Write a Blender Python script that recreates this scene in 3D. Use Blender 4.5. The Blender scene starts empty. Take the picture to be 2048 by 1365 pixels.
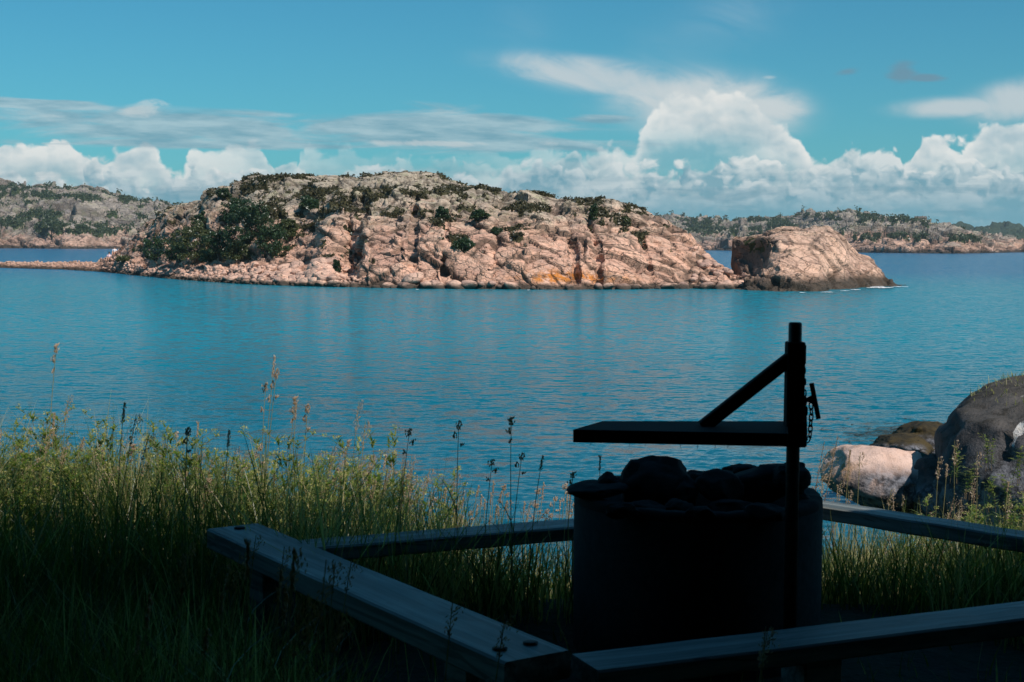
import bpy, math, random
import numpy as np
from mathutils import Matrix, Vector

SC = bpy.context.scene
# ---------------------------------------------------------------- camera
PW, PH, FPX = 2048.0, 1365.0, 2844.0          # frame size and focal length in frame units
EYE = 3.5                                      # eye height above the sea
PITCH = math.atan(194.5 / FPX); ROLL = 0.0045
cam_d = bpy.data.cameras.new("camera"); cam = bpy.data.objects.new("camera", cam_d)
SC.collection.objects.link(cam); SC.camera = cam
cam_d.sensor_width = 36.0; cam_d.lens = 36.0 * FPX / PW
cam_d.clip_start = 0.05; cam_d.clip_end = 60000
cam_d.dof.use_dof = True; cam_d.dof.focus_distance = 110; cam_d.dof.aperture_fstop = 14.0
CM = Matrix.Rotation(math.radians(90) - PITCH, 4, 'X') @ Matrix.Rotation(ROLL, 4, 'Z')
cam.matrix_world = Matrix.Translation((0, 0, EYE)) @ CM
CR = np.array(CM.to_3x3())

# ---------------------------------------------------------------- exposure
SC.view_settings.view_transform = 'Standard'; SC.view_settings.look = 'None'
SC.view_settings.exposure = 0.0; SC.view_settings.gamma = 1.0
try:
    SC.cycles.use_denoising = True
    SC.cycles.max_bounces = 6; SC.cycles.transparent_max_bounces = 8
    SC.cycles.diffuse_bounces = 2; SC.cycles.glossy_bounces = 3
    SC.cycles.caustics_reflective = False; SC.cycles.caustics_refractive = False
except Exception: pass

# ---------------------------------------------------------------- node helper
class V:
    """a node socket with arithmetic"""
    def __init__(s, nt, sock): s.nt, s.s = nt, sock
    def _m(s, op, *a, clamp=False):
        n = s.nt.nodes.new('ShaderNodeMath'); n.operation = op; n.use_clamp = clamp
        for i, v in enumerate((s,) + a):
            if isinstance(v, V): s.nt.links.new(v.s, n.inputs[i])
            else: n.inputs[i].default_value = v
        return V(s.nt, n.outputs[0])
    def __add__(s, o): return s._m('ADD', o)
    __radd__ = __add__
    def __sub__(s, o): return s._m('SUBTRACT', o)
    def __rsub__(s, o): return s._m('MULTIPLY', -1.0)._m('ADD', o)
    def __mul__(s, o): return s._m('MULTIPLY', o)
    __rmul__ = __mul__
    def __truediv__(s, o): return s._m('DIVIDE', o)
    def __neg__(s): return s._m('MULTIPLY', -1.0)
    def max(s, o): return s._m('MAXIMUM', o)
    def min(s, o): return s._m('MINIMUM', o)
    def abs(s): return s._m('ABSOLUTE')
    def pow(s, o): return s._m('POWER', o)
    def exp(s): return s._m('EXPONENT')
    def clamp(s): return s._m('ADD', 0.0, clamp=True)
    def smooth(s, a, b):
        n = s.nt.nodes.new('ShaderNodeMapRange'); n.interpolation_type = 'SMOOTHSTEP'
        s.nt.links.new(s.s, n.inputs[0])
        if a > b:
            n.inputs[1].default_value, n.inputs[2].default_value, n.inputs[3].default_value, n.inputs[4].default_value = b, a, 1, 0
        else:
            n.inputs[1].default_value, n.inputs[2].default_value, n.inputs[3].default_value, n.inputs[4].default_value = a, b, 0, 1
        return V(s.nt, n.outputs[0])
def sep(nt, s):
    n = nt.nodes.new('ShaderNodeSeparateXYZ'); nt.links.new(s.s if isinstance(s, V) else s, n.inputs[0])
    return [V(nt, o) for o in n.outputs]
def vec(nt, x, y, z):
    n = nt.nodes.new('ShaderNodeCombineXYZ')
    for i, v in enumerate((x, y, z)):
        if isinstance(v, V): nt.links.new(v.s, n.inputs[i])
        else: n.inputs[i].default_value = v
    return V(nt, n.outputs[0])
def noise(nt, p, scale=1, detail=4, rough=.5, dist=0.0, lac=2.0, dim='3D'):
    n = nt.nodes.new('ShaderNodeTexNoise'); n.noise_dimensions = dim; n.inputs['Scale'].default_value = scale
    n.inputs['Detail'].default_value = detail; n.inputs['Roughness'].default_value = rough
    n.inputs['Distortion'].default_value = dist; n.inputs['Lacunarity'].default_value = lac
    if p is not None: nt.links.new(p.s, n.inputs['Vector'])
    return V(nt, n.outputs[0])
def voro(nt, p, scale=1, feature='F1', detail=0.0, rough=.5, smooth=.5, out='Distance', rnd=1.0, dim='3D'):
    n = nt.nodes.new('ShaderNodeTexVoronoi'); n.voronoi_dimensions = dim; n.feature = feature; n.normalize = True if feature != 'DISTANCE_TO_EDGE' else False
    n.inputs['Scale'].default_value = scale; n.inputs['Detail'].default_value = detail
    n.inputs['Roughness'].default_value = rough; n.inputs['Randomness'].default_value = rnd
    if feature == 'SMOOTH_F1': n.inputs['Smoothness'].default_value = smooth
    if p is not None: nt.links.new(p.s, n.inputs['Vector'])
    return V(nt, n.outputs[out])
def curve(nt, x, pts, lo, hi, vlo, vhi):
    n = nt.nodes.new('ShaderNodeFloatCurve'); m = n.mapping; c = m.curves[0]
    P = [((a - lo) / (hi - lo), (b - vlo) / (vhi - vlo)) for a, b in pts]
    c.points[0].location = P[0]; c.points[1].location = P[-1]
    for q in P[1:-1]: c.points.new(*q)
    for q in c.points: q.handle_type = 'AUTO_CLAMPED'
    m.update(); nt.links.new(((x - lo) / (hi - lo)).s, n.inputs['Value'])
    return V(nt, n.outputs[0]) * (vhi - vlo) + vlo
def mixc(nt, f, a, b, mode='MIX'):
    n = nt.nodes.new('ShaderNodeMix'); n.data_type = 'RGBA'; n.blend_type = mode
    for i, v in ((0, f), (6, a), (7, b)):
        if isinstance(v, V): nt.links.new(v.s, n.inputs[i])
        elif i == 0: n.inputs[i].default_value = v
        else: n.inputs[i].default_value = (*v, 1)
    return V(nt, n.outputs[2])

# ---------------------------------------------------------------- world: Nishita sky with clouds
SUN_EL = math.radians(46); SUN_AZ = math.radians(135)     # azimuth clockwise from +Y: behind the viewer, to the right
SUN = Vector((math.sin(SUN_AZ) * math.cos(SUN_EL), math.cos(SUN_AZ) * math.cos(SUN_EL), math.sin(SUN_EL)))
world = bpy.data.worlds.new("World"); SC.world = world; world.use_nodes = True
def build_world():
    nt = world.node_tree; nt.nodes.clear()
    out = nt.nodes.new('ShaderNodeOutputWorld'); bg = nt.nodes.new('ShaderNodeBackground')
    bg.inputs[1].default_value = 0.1
    sky = nt.nodes.new('ShaderNodeTexSky'); sky.sky_type = 'NISHITA'; sky.sun_disc = False
    sky.sun_elevation = SUN_EL; sky.sun_rotation = SUN_AZ
    sky.air_density = 1.0; sky.dust_density = 0.2; sky.ozone_density = 2.0
    base = mixc(nt, 1.0, V(nt, sky.outputs[0]), (0.205, .71, .83), 'MULTIPLY')
    tc = nt.nodes.new('ShaderNodeTexCoord')
    x, y, z = sep(nt, tc.outputs['Generated'])
    ya = y.abs().max(.25); U = x / ya * 28.44; W = (z / ya * 28.44)
    def px(p): return [((a - 1024) / 100, (488 - b) / 100) for a, b in p]
    def ns(U, W, seed, scale, detail, rough, dist=0): return noise(nt, vec(nt, U + seed, W + seed * 1.7, 0.0), scale, detail, rough, dist, dim='2D')
    K = 10.0       # colours below are radiance, the background strength is 0.1
    def col(r, g, b): return (r * K, g * K, b * K)
    acc = base
    # pale air low over the horizon
    hz = (W * -0.5).exp().min(1.0) * .55
    acc = mixc(nt, hz.clamp(), acc, col(.15, .41, .53))
    def over(acc, alpha, c): return mixc(nt, alpha, acc, c)
    def gauss(U, W, cx, cy, sx, sy, rot=0.0):
        cx, cy = (cx - 1024) / 100, (488 - cy) / 100; sx, sy = sx / 100, sy / 100
        du, dw = U - cx, W - cy
        if rot:
            c, s = math.cos(rot), math.sin(rot)
            du, dw = du * c + dw * s, dw * c - du * s
        a = du / sx; b = dw / sy
        return (-(a * a + b * b)).exp()
    wisp = ns(U * .45, W * 1.1 + U * .25, 3.1, 1.3, 5, .62, .5)
    anv = gauss(U, W, 1200, 158, 210, 34, -.13).max(gauss(U, W, 1400, 210, 185, 66, -.08)).max(gauss(U, W, 1500, 215, 110, 42)).max(gauss(U, W, 1310, 182, 150, 34, -.15))
    anv = anv.max(gauss(U, W, 2050, 200, 130, 42, .12)).max(gauss(U, W, 1900, 214, 120, 20, .04)) * .98
    a = (anv * 1.25 + (wisp - .5) * 1.5 * anv.smooth(.05, .6) - .10).smooth(0, 1.05) * .84
    acc = over(acc, a, col(.60, .66, .68))
    fw = (gauss(U, W, 1480, 20, 90, 60, .5) * .6 + gauss(U, W, 1330, 110, 130, 60, .6) * .35 + gauss(U, W, 1040, 55, 60, 50) * .3)
    a = (fw * (wisp * 2.2 - .55)).clamp() * .26
    acc = over(acc, a, col(.55, .66, .72))
    # heaped clouds in banks: a skyline curve broken by billows; light falls from the upper right
    def billow(U, W, seed, sc):
        wx = ns(U, W, seed + 7.7, sc * 1.3, 2, .55) - .5
        p = vec(nt, U + wx * .45 + seed, W * 1.2 + wx * .4 + seed, 0.0)
        v = voro(nt, p, sc, 'F1', 2.0, .5, dim='2D')
        n = noise(nt, p, sc * .9, 6, .58, dim='2D')
        return (.78 - v * 1.5) + (n - .5) * .9
    def bank(acc, pts, seed, sc, amp, edge, bright, shade, low, fade, lk=1.7, eps=.08, opa=.96, thin=0.0, gap=None):
        H = curve(nt, U, px(pts), -11.5, 11.5, 0, 5)
        def D(U2, W2): return (H - W2) + (billow(U2, W2, seed, sc) - .25) * amp
        d0 = D(U, W); d1 = D(U + eps * .8, W + eps * 1.2)
        big = ns(U * .6, W, seed + 3, 1.3, 3, .5)
        lit = ((d0 - d1 - eps * 1.2) * lk + .40 + (big - .5) * 3.0 + (.5 - d0 * 1.0).max(0) * 1.0).clamp()
        depth = ((H - W + (big - .5) * .8) / fade).clamp()
        c = mixc(nt, lit, shade, bright)
        c = mixc(nt, depth * .9, c, mixc(nt, lit * .55, low, bright))
        alpha = d0.smooth(0, edge) * opa
        if gap: alpha = alpha * (1.0 - gauss(U, W, *gap[:4]) * gap[4] * (.6 + ns(U * .3, W * 1.6, 50.0, 1.4, 4, .6) * .9))
        if thin: alpha = alpha * (1.0 - ((H - W - .35) / thin).clamp() * .8 * (1.5 - big).clamp())
        return over(acc, alpha, c)
    WH, SH, LO = col(.92, .91, .87), col(.36, .52, .58), col(.22, .43, .52)
    back = [(-126,300),(0,292),(60,290),(140,286),(165,310),(200,312),(240,305),(290,305),(335,330),(362,350),(380,318),(410,302),(500,300),(545,325),(590,345),(605,305),(740,302),(900,310),(1090,310),(1180,312),(1250,298),(1285,250),(1310,205),(1350,185),(1440,180),(1500,205),(1540,245),(1590,280),(1625,318),(1680,328),(1800,318),(1830,290),(1870,275),(1905,282),(1950,265),(1990,252),(2174,235)]
    acc = bank(acc, back, 1.3, 1.25, .62, .15, WH, col(.46, .59, .64), LO, 1.5, 1.9, opa=.95, thin=1.5, gap=(880, 310, 330, 90, .85))
    top = gauss(U, W, 1405, 196, 150, 34, -.05).max(gauss(U, W, 1520, 215, 75, 26)).max(gauss(U, W, 1480, 250, 110, 40) * .8)
    a = (top * 1.25 + (wisp - .5) * 1.2 * top.smooth(.05, .5) - .12).smooth(0, 1.0) * .42
    acc = over(acc, a, col(.74, .76, .745))
    b2 = [(-126,352),(0,350),(110,368),(160,390),(180,325),(205,340),(230,400),(300,400),(380,370),(450,355),(560,340),(640,350),(760,320),(900,335),(1060,345),(1180,318),(1260,330),(1400,335),(1480,318),(1560,330),(1640,330),(1700,300),(1760,300),(1820,335),(1900,318),(1990,325),(2174,318)]
    acc = bank(acc, b2, 5.1, 1.5, .75, .16, col(.82, .85, .83), col(.22, .42, .50), LO, 1.0, 2.3, .07, thin=1.3, gap=(900, 330, 300, 60, .6))
    b3 = [(-126,375),(0,368),(130,400),(250,352),(330,365),(420,360),(560,372),(700,352),(820,350),(1000,352),(1100,330),(1200,360),(1330,352),(1500,358),(1640,350),(1780,345),(1900,340),(2174,346)]
    acc = bank(acc, b3, 9.4, 1.7, .85, .20, col(.68, .76, .77), col(.17, .38, .47), col(.17, .38, .47), .7, 2.2, .07, thin=1.0)
    b4 = [(-126,405),(0,395),(130,392),(250,382),(330,395),(420,390),(560,392),(700,392),(820,382),(1000,386),(1200,395),(1330,392),(1500,395),(1640,380),(1780,385),(1900,375),(2174,386)]
    acc = bank(acc, b4, 13.4, 1.7, .8, .3, col(.56, .68, .72), col(.17, .40, .49), col(.17, .40, .49), .5, 1.8, .08, thin=.9)
    # flat-bottomed grey-blue sheets near the horizon
    st = ns(U * .32, W * 2.6, 14.2, 1.2, 4, .58, .3)
    a = ((st - .46) * 5).clamp() * W.smooth(1.7, .9) * W.smooth(.3, .6) * .7
    acc = over(acc, a, col(.14, .34, .43))
    # clear teal air under the cloud bases
    a = W.smooth(1.15, .55) * (1.0 - ns(U * .5, W * 2.0, 44.0, 1.1, 4, .55).smooth(.45, .62) * .8) * .75
    acc = over(acc, a, col(.15, .40, .50))
    # grey stratus streaks to the left and centre
    s1 = ns(U * .22 + W * .1, W * 1.6, 31.0, 1.5, 6, .6, .5)
    m = gauss(U, W, 380, 262, 430, 34, -.035).max(gauss(U, W, 60, 215, 190, 10, -.06) * 1.05).max(gauss(U, W, 830, 262, 340, 40, -.02))
    m = m.max(gauss(U, W, 1210, 238, 85, 13) * 1.0).max(gauss(U, W, 230, 250, 90, 14, -.05) * 1.1).max(gauss(U, W, 1050, 290, 230, 16))
    m = m.max(gauss(U, W, 420, 292, 330, 12, -.01) * .9).max(gauss(U, W, 560, 236, 260, 12, -.03) * .6)
    a = (m * 1.45 + (s1 - .5) * 2.4 * m.smooth(0, .3) - .26).smooth(0, .75) * .78
    sh = ns(U * .5, W * 3.2 + U * .1, 37.0, 1.6, 4, .55)
    acc = over(acc, a, mixc(nt, (sh * 2.6 - .8).clamp(), col(.20, .37, .46), col(.46, .60, .65)))
    m = (gauss(U, W, 150, 238, 60, 8) * .6).max(gauss(U, W, 292, 226, 52, 16, .2) * .75).max(gauss(U, W, 900, 290, 190, 7))
    a = (m * 1.2 + (wisp - .5) * 3.4 * m.smooth(0, .3) - .30).smooth(0, .8) * .6
    acc = over(acc, a, col(.66, .71, .71))
    m = gauss(U, W, 1795, 143, 30, 20).max(gauss(U, W, 1840, 157, 36, 8)).max(gauss(U, W, 1685, 144, 26, 8, .2) * .7)
    a = (m * 1.2 + (s1 - .5) * 2.0 * m.smooth(0, .3) - .15).smooth(0, .9) * .7
    acc = over(acc, a, col(.17, .27, .35))
    m = gauss(U, W, 1531, 157, 14, 4)
    acc = over(acc, (m * 1.3 - .3).clamp() * .6, col(.5, .62, .66))
    nt.links.new(acc.s, bg.inputs[0]); nt.links.new(bg.outputs[0], out.inputs[0])
build_world()
world.cycles.sampling_method = 'NONE'
# ---------------------------------------------------------------- sun
sun_d = bpy.data.lights.new("sun", 'SUN'); sun_d.energy = 4.8; sun_d.angle = math.radians(.53); sun_d.color = (1.0, .925, .86)
sun_o = bpy.data.objects.new("sun", sun_d); SC.collection.objects.link(sun_o)
sun_o.rotation_euler = SUN.to_track_quat('Z', 'Y').to_euler(); sun_o.location = (20, -20, 40)
# ================================================================ helpers
COL = SC.collection
rng = np.random.default_rng(7)
def ray(px, py):
    """direction of the sight line through a frame point (arrays allowed), scaled so that its Y is 1"""
    px, py = np.broadcast_arrays(np.asarray(px, float), np.asarray(py, float))
    d = np.stack([px - PW / 2, -(py - PH / 2), -np.full(px.shape, FPX)], -1) @ CR.T
    return d / d[..., 1:2]
def at(px, py, D):
    r = ray(px, py); return Vector((float(r[0] * D), float(D), float(EYE + r[2] * D)))
def plane(px, py, z=0.0):
    r = ray(px, py); D = (z - EYE) / r[..., 2]; return D
def tag(o, label=None, cat=None, group=None, kind=None):
    if label: o["label"] = label
    if cat: o["category"] = cat
    if group: o["group"] = group
    if kind: o["kind"] = kind
    return o
def empty(name, loc=(0, 0, 0), rz=0.0):
    o = bpy.data.objects.new(name, None); COL.objects.link(o); o.location = loc; o.rotation_euler[2] = rz
    o.empty_display_size = .1
    return o
def mesh_np(name, verts, faces, mat, parent=None, smooth=False, attrs=None, link=True):
    """mesh from numpy arrays; faces is an (n,3) or (n,4) array or a list of such arrays"""
    me = bpy.data.meshes.new(name)
    if not isinstance(faces, list): faces = [faces]
    faces = [f for f in faces if len(f)]
    verts = np.asarray(verts, np.float32)
    me.vertices.add(len(verts)); me.vertices.foreach_set('co', verts.ravel())
    loops = np.concatenate([f.ravel() for f in faces]).astype(np.int32)
    tot = np.concatenate([np.full(len(f), f.shape[1]) for f in faces]).astype(np.int32)
    st = np.concatenate([[0], np.cumsum(tot)[:-1]]).astype(np.int32)
    me.loops.add(len(loops)); me.loops.foreach_set('vertex_index', loops)
    me.polygons.add(len(tot)); me.polygons.foreach_set('loop_start', st); me.polygons.foreach_set('loop_total', tot)
    if smooth: me.polygons.foreach_set('use_smooth', np.ones(len(tot), bool))
    for k, a in (attrs or {}).items():
        at_ = me.attributes.new(k, 'FLOAT', 'POINT'); at_.data.foreach_set('value', np.asarray(a, np.float32))
    me.update(calc_edges=True); me.validate() if len(tot) < 2000 else None
    if mat: me.materials.append(mat)
    o = bpy.data.objects.new(name, me)
    if link: COL.objects.link(o)
    if parent: o.parent = parent
    return o
def grid_faces(nr, nc):
    i = np.arange(nr - 1)[:, None] * nc + np.arange(nc - 1)[None, :]
    return np.stack([i, i + 1, i + nc + 1, i + nc], -1).reshape(-1, 4)

# ---- numpy noise
def hsh(ix, iy, iz, s):
    h = (ix.astype(np.int64) * 374761393 + iy.astype(np.int64) * 668265263 + iz.astype(np.int64) * 2147483647 + s * 1274126177) & 0xFFFFFFFF
    h = ((h ^ (h >> 13)) * 1274126177) & 0xFFFFFFFF
    h = ((h ^ (h >> 16)) * 2246822519) & 0xFFFFFFFF
    h ^= h >> 15
    return (h & 0xFFFFFF) / float(0xFFFFFF)
def vnoise(P, s=0):
    F = np.floor(P); T = P - F; T = T * T * (3 - 2 * T); F = F.astype(np.int64); r = 0
    for dx in (0, 1):
        for dy in (0, 1):
            for dz in (0, 1):
                w = (T[:, 0] if dx else 1 - T[:, 0]) * (T[:, 1] if dy else 1 - T[:, 1]) * (T[:, 2] if dz else 1 - T[:, 2])
                r = r + w * hsh(F[:, 0] + dx, F[:, 1] + dy, F[:, 2] + dz, s)
    return r
def fbm(P, oct=4, s=0, rough=.5):
    a, t, r = 1.0, 0.0, 0.0
    for k in range(oct):
        r = r + a * vnoise(P * 2 ** k + 17.3 * k, s + k); t += a; a *= rough
    return r / t
def blocks(P, s=0, jit=.8, tilt=.85):
    """jointed rock: each cell is a block with its own height and tilt. returns height (-1..1) and closeness to a block edge (0..1)"""
    B = np.floor(P - .5).astype(np.int64)
    f1 = np.full(len(P), 9.0); f2 = np.full(len(P), 9.0); h = np.zeros(len(P))
    for dx in (0, 1):
        for dy in (0, 1):
            for dz in (0, 1):
                cx, cy, cz = B[:, 0] + dx, B[:, 1] + dy, B[:, 2] + dz
                c = np.stack([cx + .5 + (hsh(cx, cy, cz, s) - .5) * jit, cy + .5 + (hsh(cx, cy, cz, s + 1) - .5) * jit, cz + .5 + (hsh(cx, cy, cz, s + 2) - .5) * jit], 1)
                q = P - c; d = np.abs(q).max(1) * .45 + np.sqrt((q * q).sum(1)) * .55
                hh = (hsh(cx, cy, cz, s + 3) - .5) * 2
                for ax in range(3): hh = hh + q[:, ax] * (hsh(cx, cy, cz, s + 4 + ax) - .5) * 2 * tilt * 2
                new = d < f1
                f2 = np.where(new, f1, np.minimum(f2, d)); h = np.where(new, hh, h); f1 = np.where(new, d, f1)
    return h, np.exp(-((f2 - f1) / .05) ** 2)
def normals(X, nr, nc):
    G = X.reshape(nr, nc, 3); du = np.gradient(G, axis=1); dv = np.gradient(G, axis=0)
    n = np.cross(du, dv).reshape(-1, 3); n /= np.linalg.norm(n, axis=1, keepdims=True) + 1e-9
    return n
def smooth01(x, a, b):
    t = np.clip((x - a) / (b - a), 0, 1); return t * t * (3 - 2 * t)
def curve1(x, pts):
    p = np.array(pts, float); return np.interp(x, p[:, 0], p[:, 1])

# ================================================================ materials
def newmat(name):
    m = bpy.data.materials.new(name); m.use_nodes = True; nt = m.node_tree
    b = nt.nodes['Principled BSDF']; return m, nt, b
def setc(nt, b, v, name='Base Color'):
    nt.links.new(v.s, b.inputs[name])
def bump(nt, b, h, strength, dist):
    n = nt.nodes.new('ShaderNodeBump'); n.inputs['Strength'].default_value = strength; n.inputs['Distance'].default_value = dist
    nt.links.new(h.s, n.inputs['Height']); nt.links.new(n.outputs[0], b.inputs['Normal'])
def attr(nt, name):
    n = nt.nodes.new('ShaderNodeAttribute'); n.attribute_name = name; return V(nt, n.outputs['Fac'])
def pos(nt):
    n = nt.nodes.new('ShaderNodeNewGeometry'); return V(nt, n.outputs['Position'])
def scl(nt, p, sx, sy, sz):
    n = nt.nodes.new('ShaderNodeMapping'); n.inputs['Scale'].default_value = (sx, sy, sz); nt.links.new(p.s, n.inputs[0]); return V(nt, n.outputs[0])

def rock_mat(name, unit=1.0, pink=(.66, .36, .26), grey=(.40, .33, .26), zlo=3.0, zhi=8.5, wet=.55, orange=False, veg=((.022, .038, .013), (.05, .062, .02)), bstr=.6, crk=1.0):
    """granite: pink near the water, grey-beige with lichen higher up, dark tide band, joints and green patches from mesh attributes"""
    m, nt, b = newmat(name); p = pos(nt); X, Y, Z = sep(nt, p)
    n1 = noise(nt, p, .25 / unit, 4, .6); n2 = noise(nt, scl(nt, p, 1, 1, 1.6), 1.1 / unit, 6, .65); n3 = noise(nt, p, 4.5 / unit, 5, .7)
    up = (Z + (n1 - .5) * 7 * unit + (n2 - .5) * 3 * unit).smooth(zlo, zhi)
    c = mixc(nt, up, pink, grey)
    c = mixc(nt, n2.smooth(.40, .68) * .8, c, mixc(nt, up, (.74, .49, .37), (.53, .46, .37)))
    c = mixc(nt, (n3 - .42).max(0) * 1.2, c, (.24, .20, .16))
    # fine joints: two nets of dark cracks, bent a little
    wq = noise(nt, p, .9 / unit, 3, .6)
    rp = scl(nt, p, .62, .8, 1.45); x1, y1, z1 = sep(nt, rp)
    q1 = vec(nt, x1 + wq * 1.1 * unit, y1 + wq * .8 * unit, z1 + x1 * .28 + wq * .9 * unit)
    ck1 = voro(nt, q1, .55 / unit, 'DISTANCE_TO_EDGE').smooth(.035, .008); ck2 = voro(nt, q1, 1.35 / unit, 'DISTANCE_TO_EDGE').smooth(.05, .012)
    brk = n1.smooth(.38, .58); ckm = noise(nt, p, 1.7 / unit, 2, .5).smooth(.38, .56)
    lich = noise(nt, p, .7 / unit, 5, .7); c = mixc(nt, (lich.smooth(.50, .62) * up * .55), c, (.33, .34, .19))
    dark = noise(nt, scl(nt, p, 1, 1, .45), 1.9 / unit, 5, .7); c = mixc(nt, dark.smooth(.56, .68) * .32, c, (.20, .17, .14))
    if orange:
        a = attr(nt, 'orange'); c = mixc(nt, (a * noise(nt, p, 1.3, 5, .7).smooth(.42, .58)), c, (.60, .22, .045))
    j = attr(nt, 'joint_or_shade'); c = mixc(nt, j.clamp() * .8, c, (.055, .045, .035)); c = mixc(nt, ck1 * (.35 + .5 * ckm) * crk, c, (.06, .05, .04)); c = mixc(nt, ck2 * ckm * .5 * crk, c, (.10, .08, .06))
    tone = attr(nt, 'tone'); c = mixc(nt, 1.0, c, mixc(nt, tone, (.72, .70, .70), (1.12, 1.08, 1.02)), 'MULTIPLY')
    wb = (Z + (n2 - .5) * .9 * unit + (n1 - .5) * .8 * unit).smooth(wet, wet * .35); c = mixc(nt, wb * .93, c, (.045, .038, .028))
    vg = attr(nt, 'veg'); vn = noise(nt, p, 1.6 / unit, 4, .7)
    vm = (vg * 1.0 + (vn - .5) * .5).smooth(.42, .54)
    c = mixc(nt, vm, c, mixc(nt, vn.smooth(.35, .65), veg[0], veg[1]))
    setc(nt, b, c); b.inputs['Roughness'].default_value = .9; b.inputs['Specular IOR Level'].default_value = .25
    h = n3 * .6 + n2 * .8 - (ck1 + ck2 * .6) * .5
    vb = voro(nt, scl(nt, p, 1, 1, 1.5), 1.7 / unit, 'DISTANCE_TO_EDGE'); h = h + vb.smooth(0, .10) * .35
    bump(nt, b, h, bstr, .30 * unit)
    return m
def leaf_mat(name, c1, c2, trans=.35, dry=None):
    m, nt, b = newmat(name); r = attr(nt, 'rnd')
    c = mixc(nt, r, c1, c2)
    if dry: c = mixc(nt, attr(nt, 'dry').clamp(), c, dry)
    out = nt.nodes['Material Output']; nt.nodes.remove(b)
    d = nt.nodes.new('ShaderNodeBsdfPrincipled'); d.inputs['Roughness'].default_value = .38; d.inputs['Specular IOR Level'].default_value = .5
    nt.links.new(c.s, d.inputs['Base Color'])
    t = nt.nodes.new('ShaderNodeBsdfTranslucent'); nt.links.new(mixc(nt, 1.0, c, (1.3, 1.5, .7), 'MULTIPLY').s, t.inputs[0])
    mx = nt.nodes.new('ShaderNodeMixShader'); mx.inputs[0].default_value = trans
    nt.links.new(d.outputs[0], mx.inputs[1]); nt.links.new(t.outputs[0], mx.inputs[2]); nt.links.new(mx.outputs[0], out.inputs[0])
    return m

# ================================================================ water
def build_water():
    m, nt, b = newmat('sea_water'); p = pos(nt); X, Y, Z = sep(nt, p)
    wind = noise(nt, scl(nt, p, .014, .045, 1), 1.0, 3, .5)
    wind2 = noise(nt, scl(nt, p, .06, .22, 1), 1.0, 3, .6)
    far = Y.smooth(14, 60)
    def wv(sx, sy, sc, d, r, seed):
        n = nt.nodes.new('ShaderNodeTexNoise'); n.inputs['Scale'].default_value = sc; n.inputs['Detail'].default_value = d
        n.inputs['Roughness'].default_value = r; n.inputs['Distortion'].default_value = .3
        q = scl(nt, p, sx, sy, 1); nt.links.new(vec(nt, *[k + seed for k in sep(nt, q)]).s, n.inputs['Vector'])
        c = nt.nodes.new('ShaderNodeSeparateColor'); nt.links.new(n.outputs['Color'], c.inputs[0])
        return V(nt, c.outputs[0]) - .5, V(nt, c.outputs[1]) - .5
    calm = (wind * 2.4 - .75).clamp() * .75 + (wind2 * 2.0 - .6).clamp() * .6
    amp = calm * (far * 1.9 + .40) + far * .95 + .20 + Y.smooth(45, 110) * .7 + Y.smooth(120, 260) * 1.2
    s1x, s1y = wv(.30, 1.0, .75, 1, .5, 0.0); s2x, s2y = wv(.40, 1.0, 3.4, 2, .55, 11.0); s3x, s3y = wv(.5, 1.0, 11.0, 3, .6, 23.0)
    nx = s1x * .05 + (s2x * .45 + s3x * 1.2) * amp
    ny = s1y * .13 + (s2y * .75 + s3y * 1.0) * amp
    nv = nt.nodes.new('ShaderNodeVectorMath'); nv.operation = 'NORMALIZE'; nt.links.new(vec(nt, nx, ny, 1.0).s, nv.inputs[0])
    nt.links.new(nv.outputs[0], b.inputs['Normal'])
    near_tone = Y.smooth(60, 14)  # water colour grows darker close to the viewer
    c = mixc(nt, near_tone, (.0, .205, .275), (.0, .085, .125))
    c = mixc(nt, Y.smooth(100, 200), c, (.0, .11, .235))
    setc(nt, b, c)
    b.inputs['Roughness'].default_value = .16; b.inputs['IOR'].default_value = 1.33; b.inputs['Specular IOR Level'].default_value = .30
    R = 30000.0
    xs = np.array([-R, -3000, -300, 0, 300, 3000, R]); ys = np.array([-200, 0, 60, 300, 3000, R])
    G = np.array([(x, y, 0) for y in ys for x in xs])
    o = mesh_np('water', G, grid_faces(len(ys), len(xs)), m); tag(o, kind='structure')
build_water()

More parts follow.
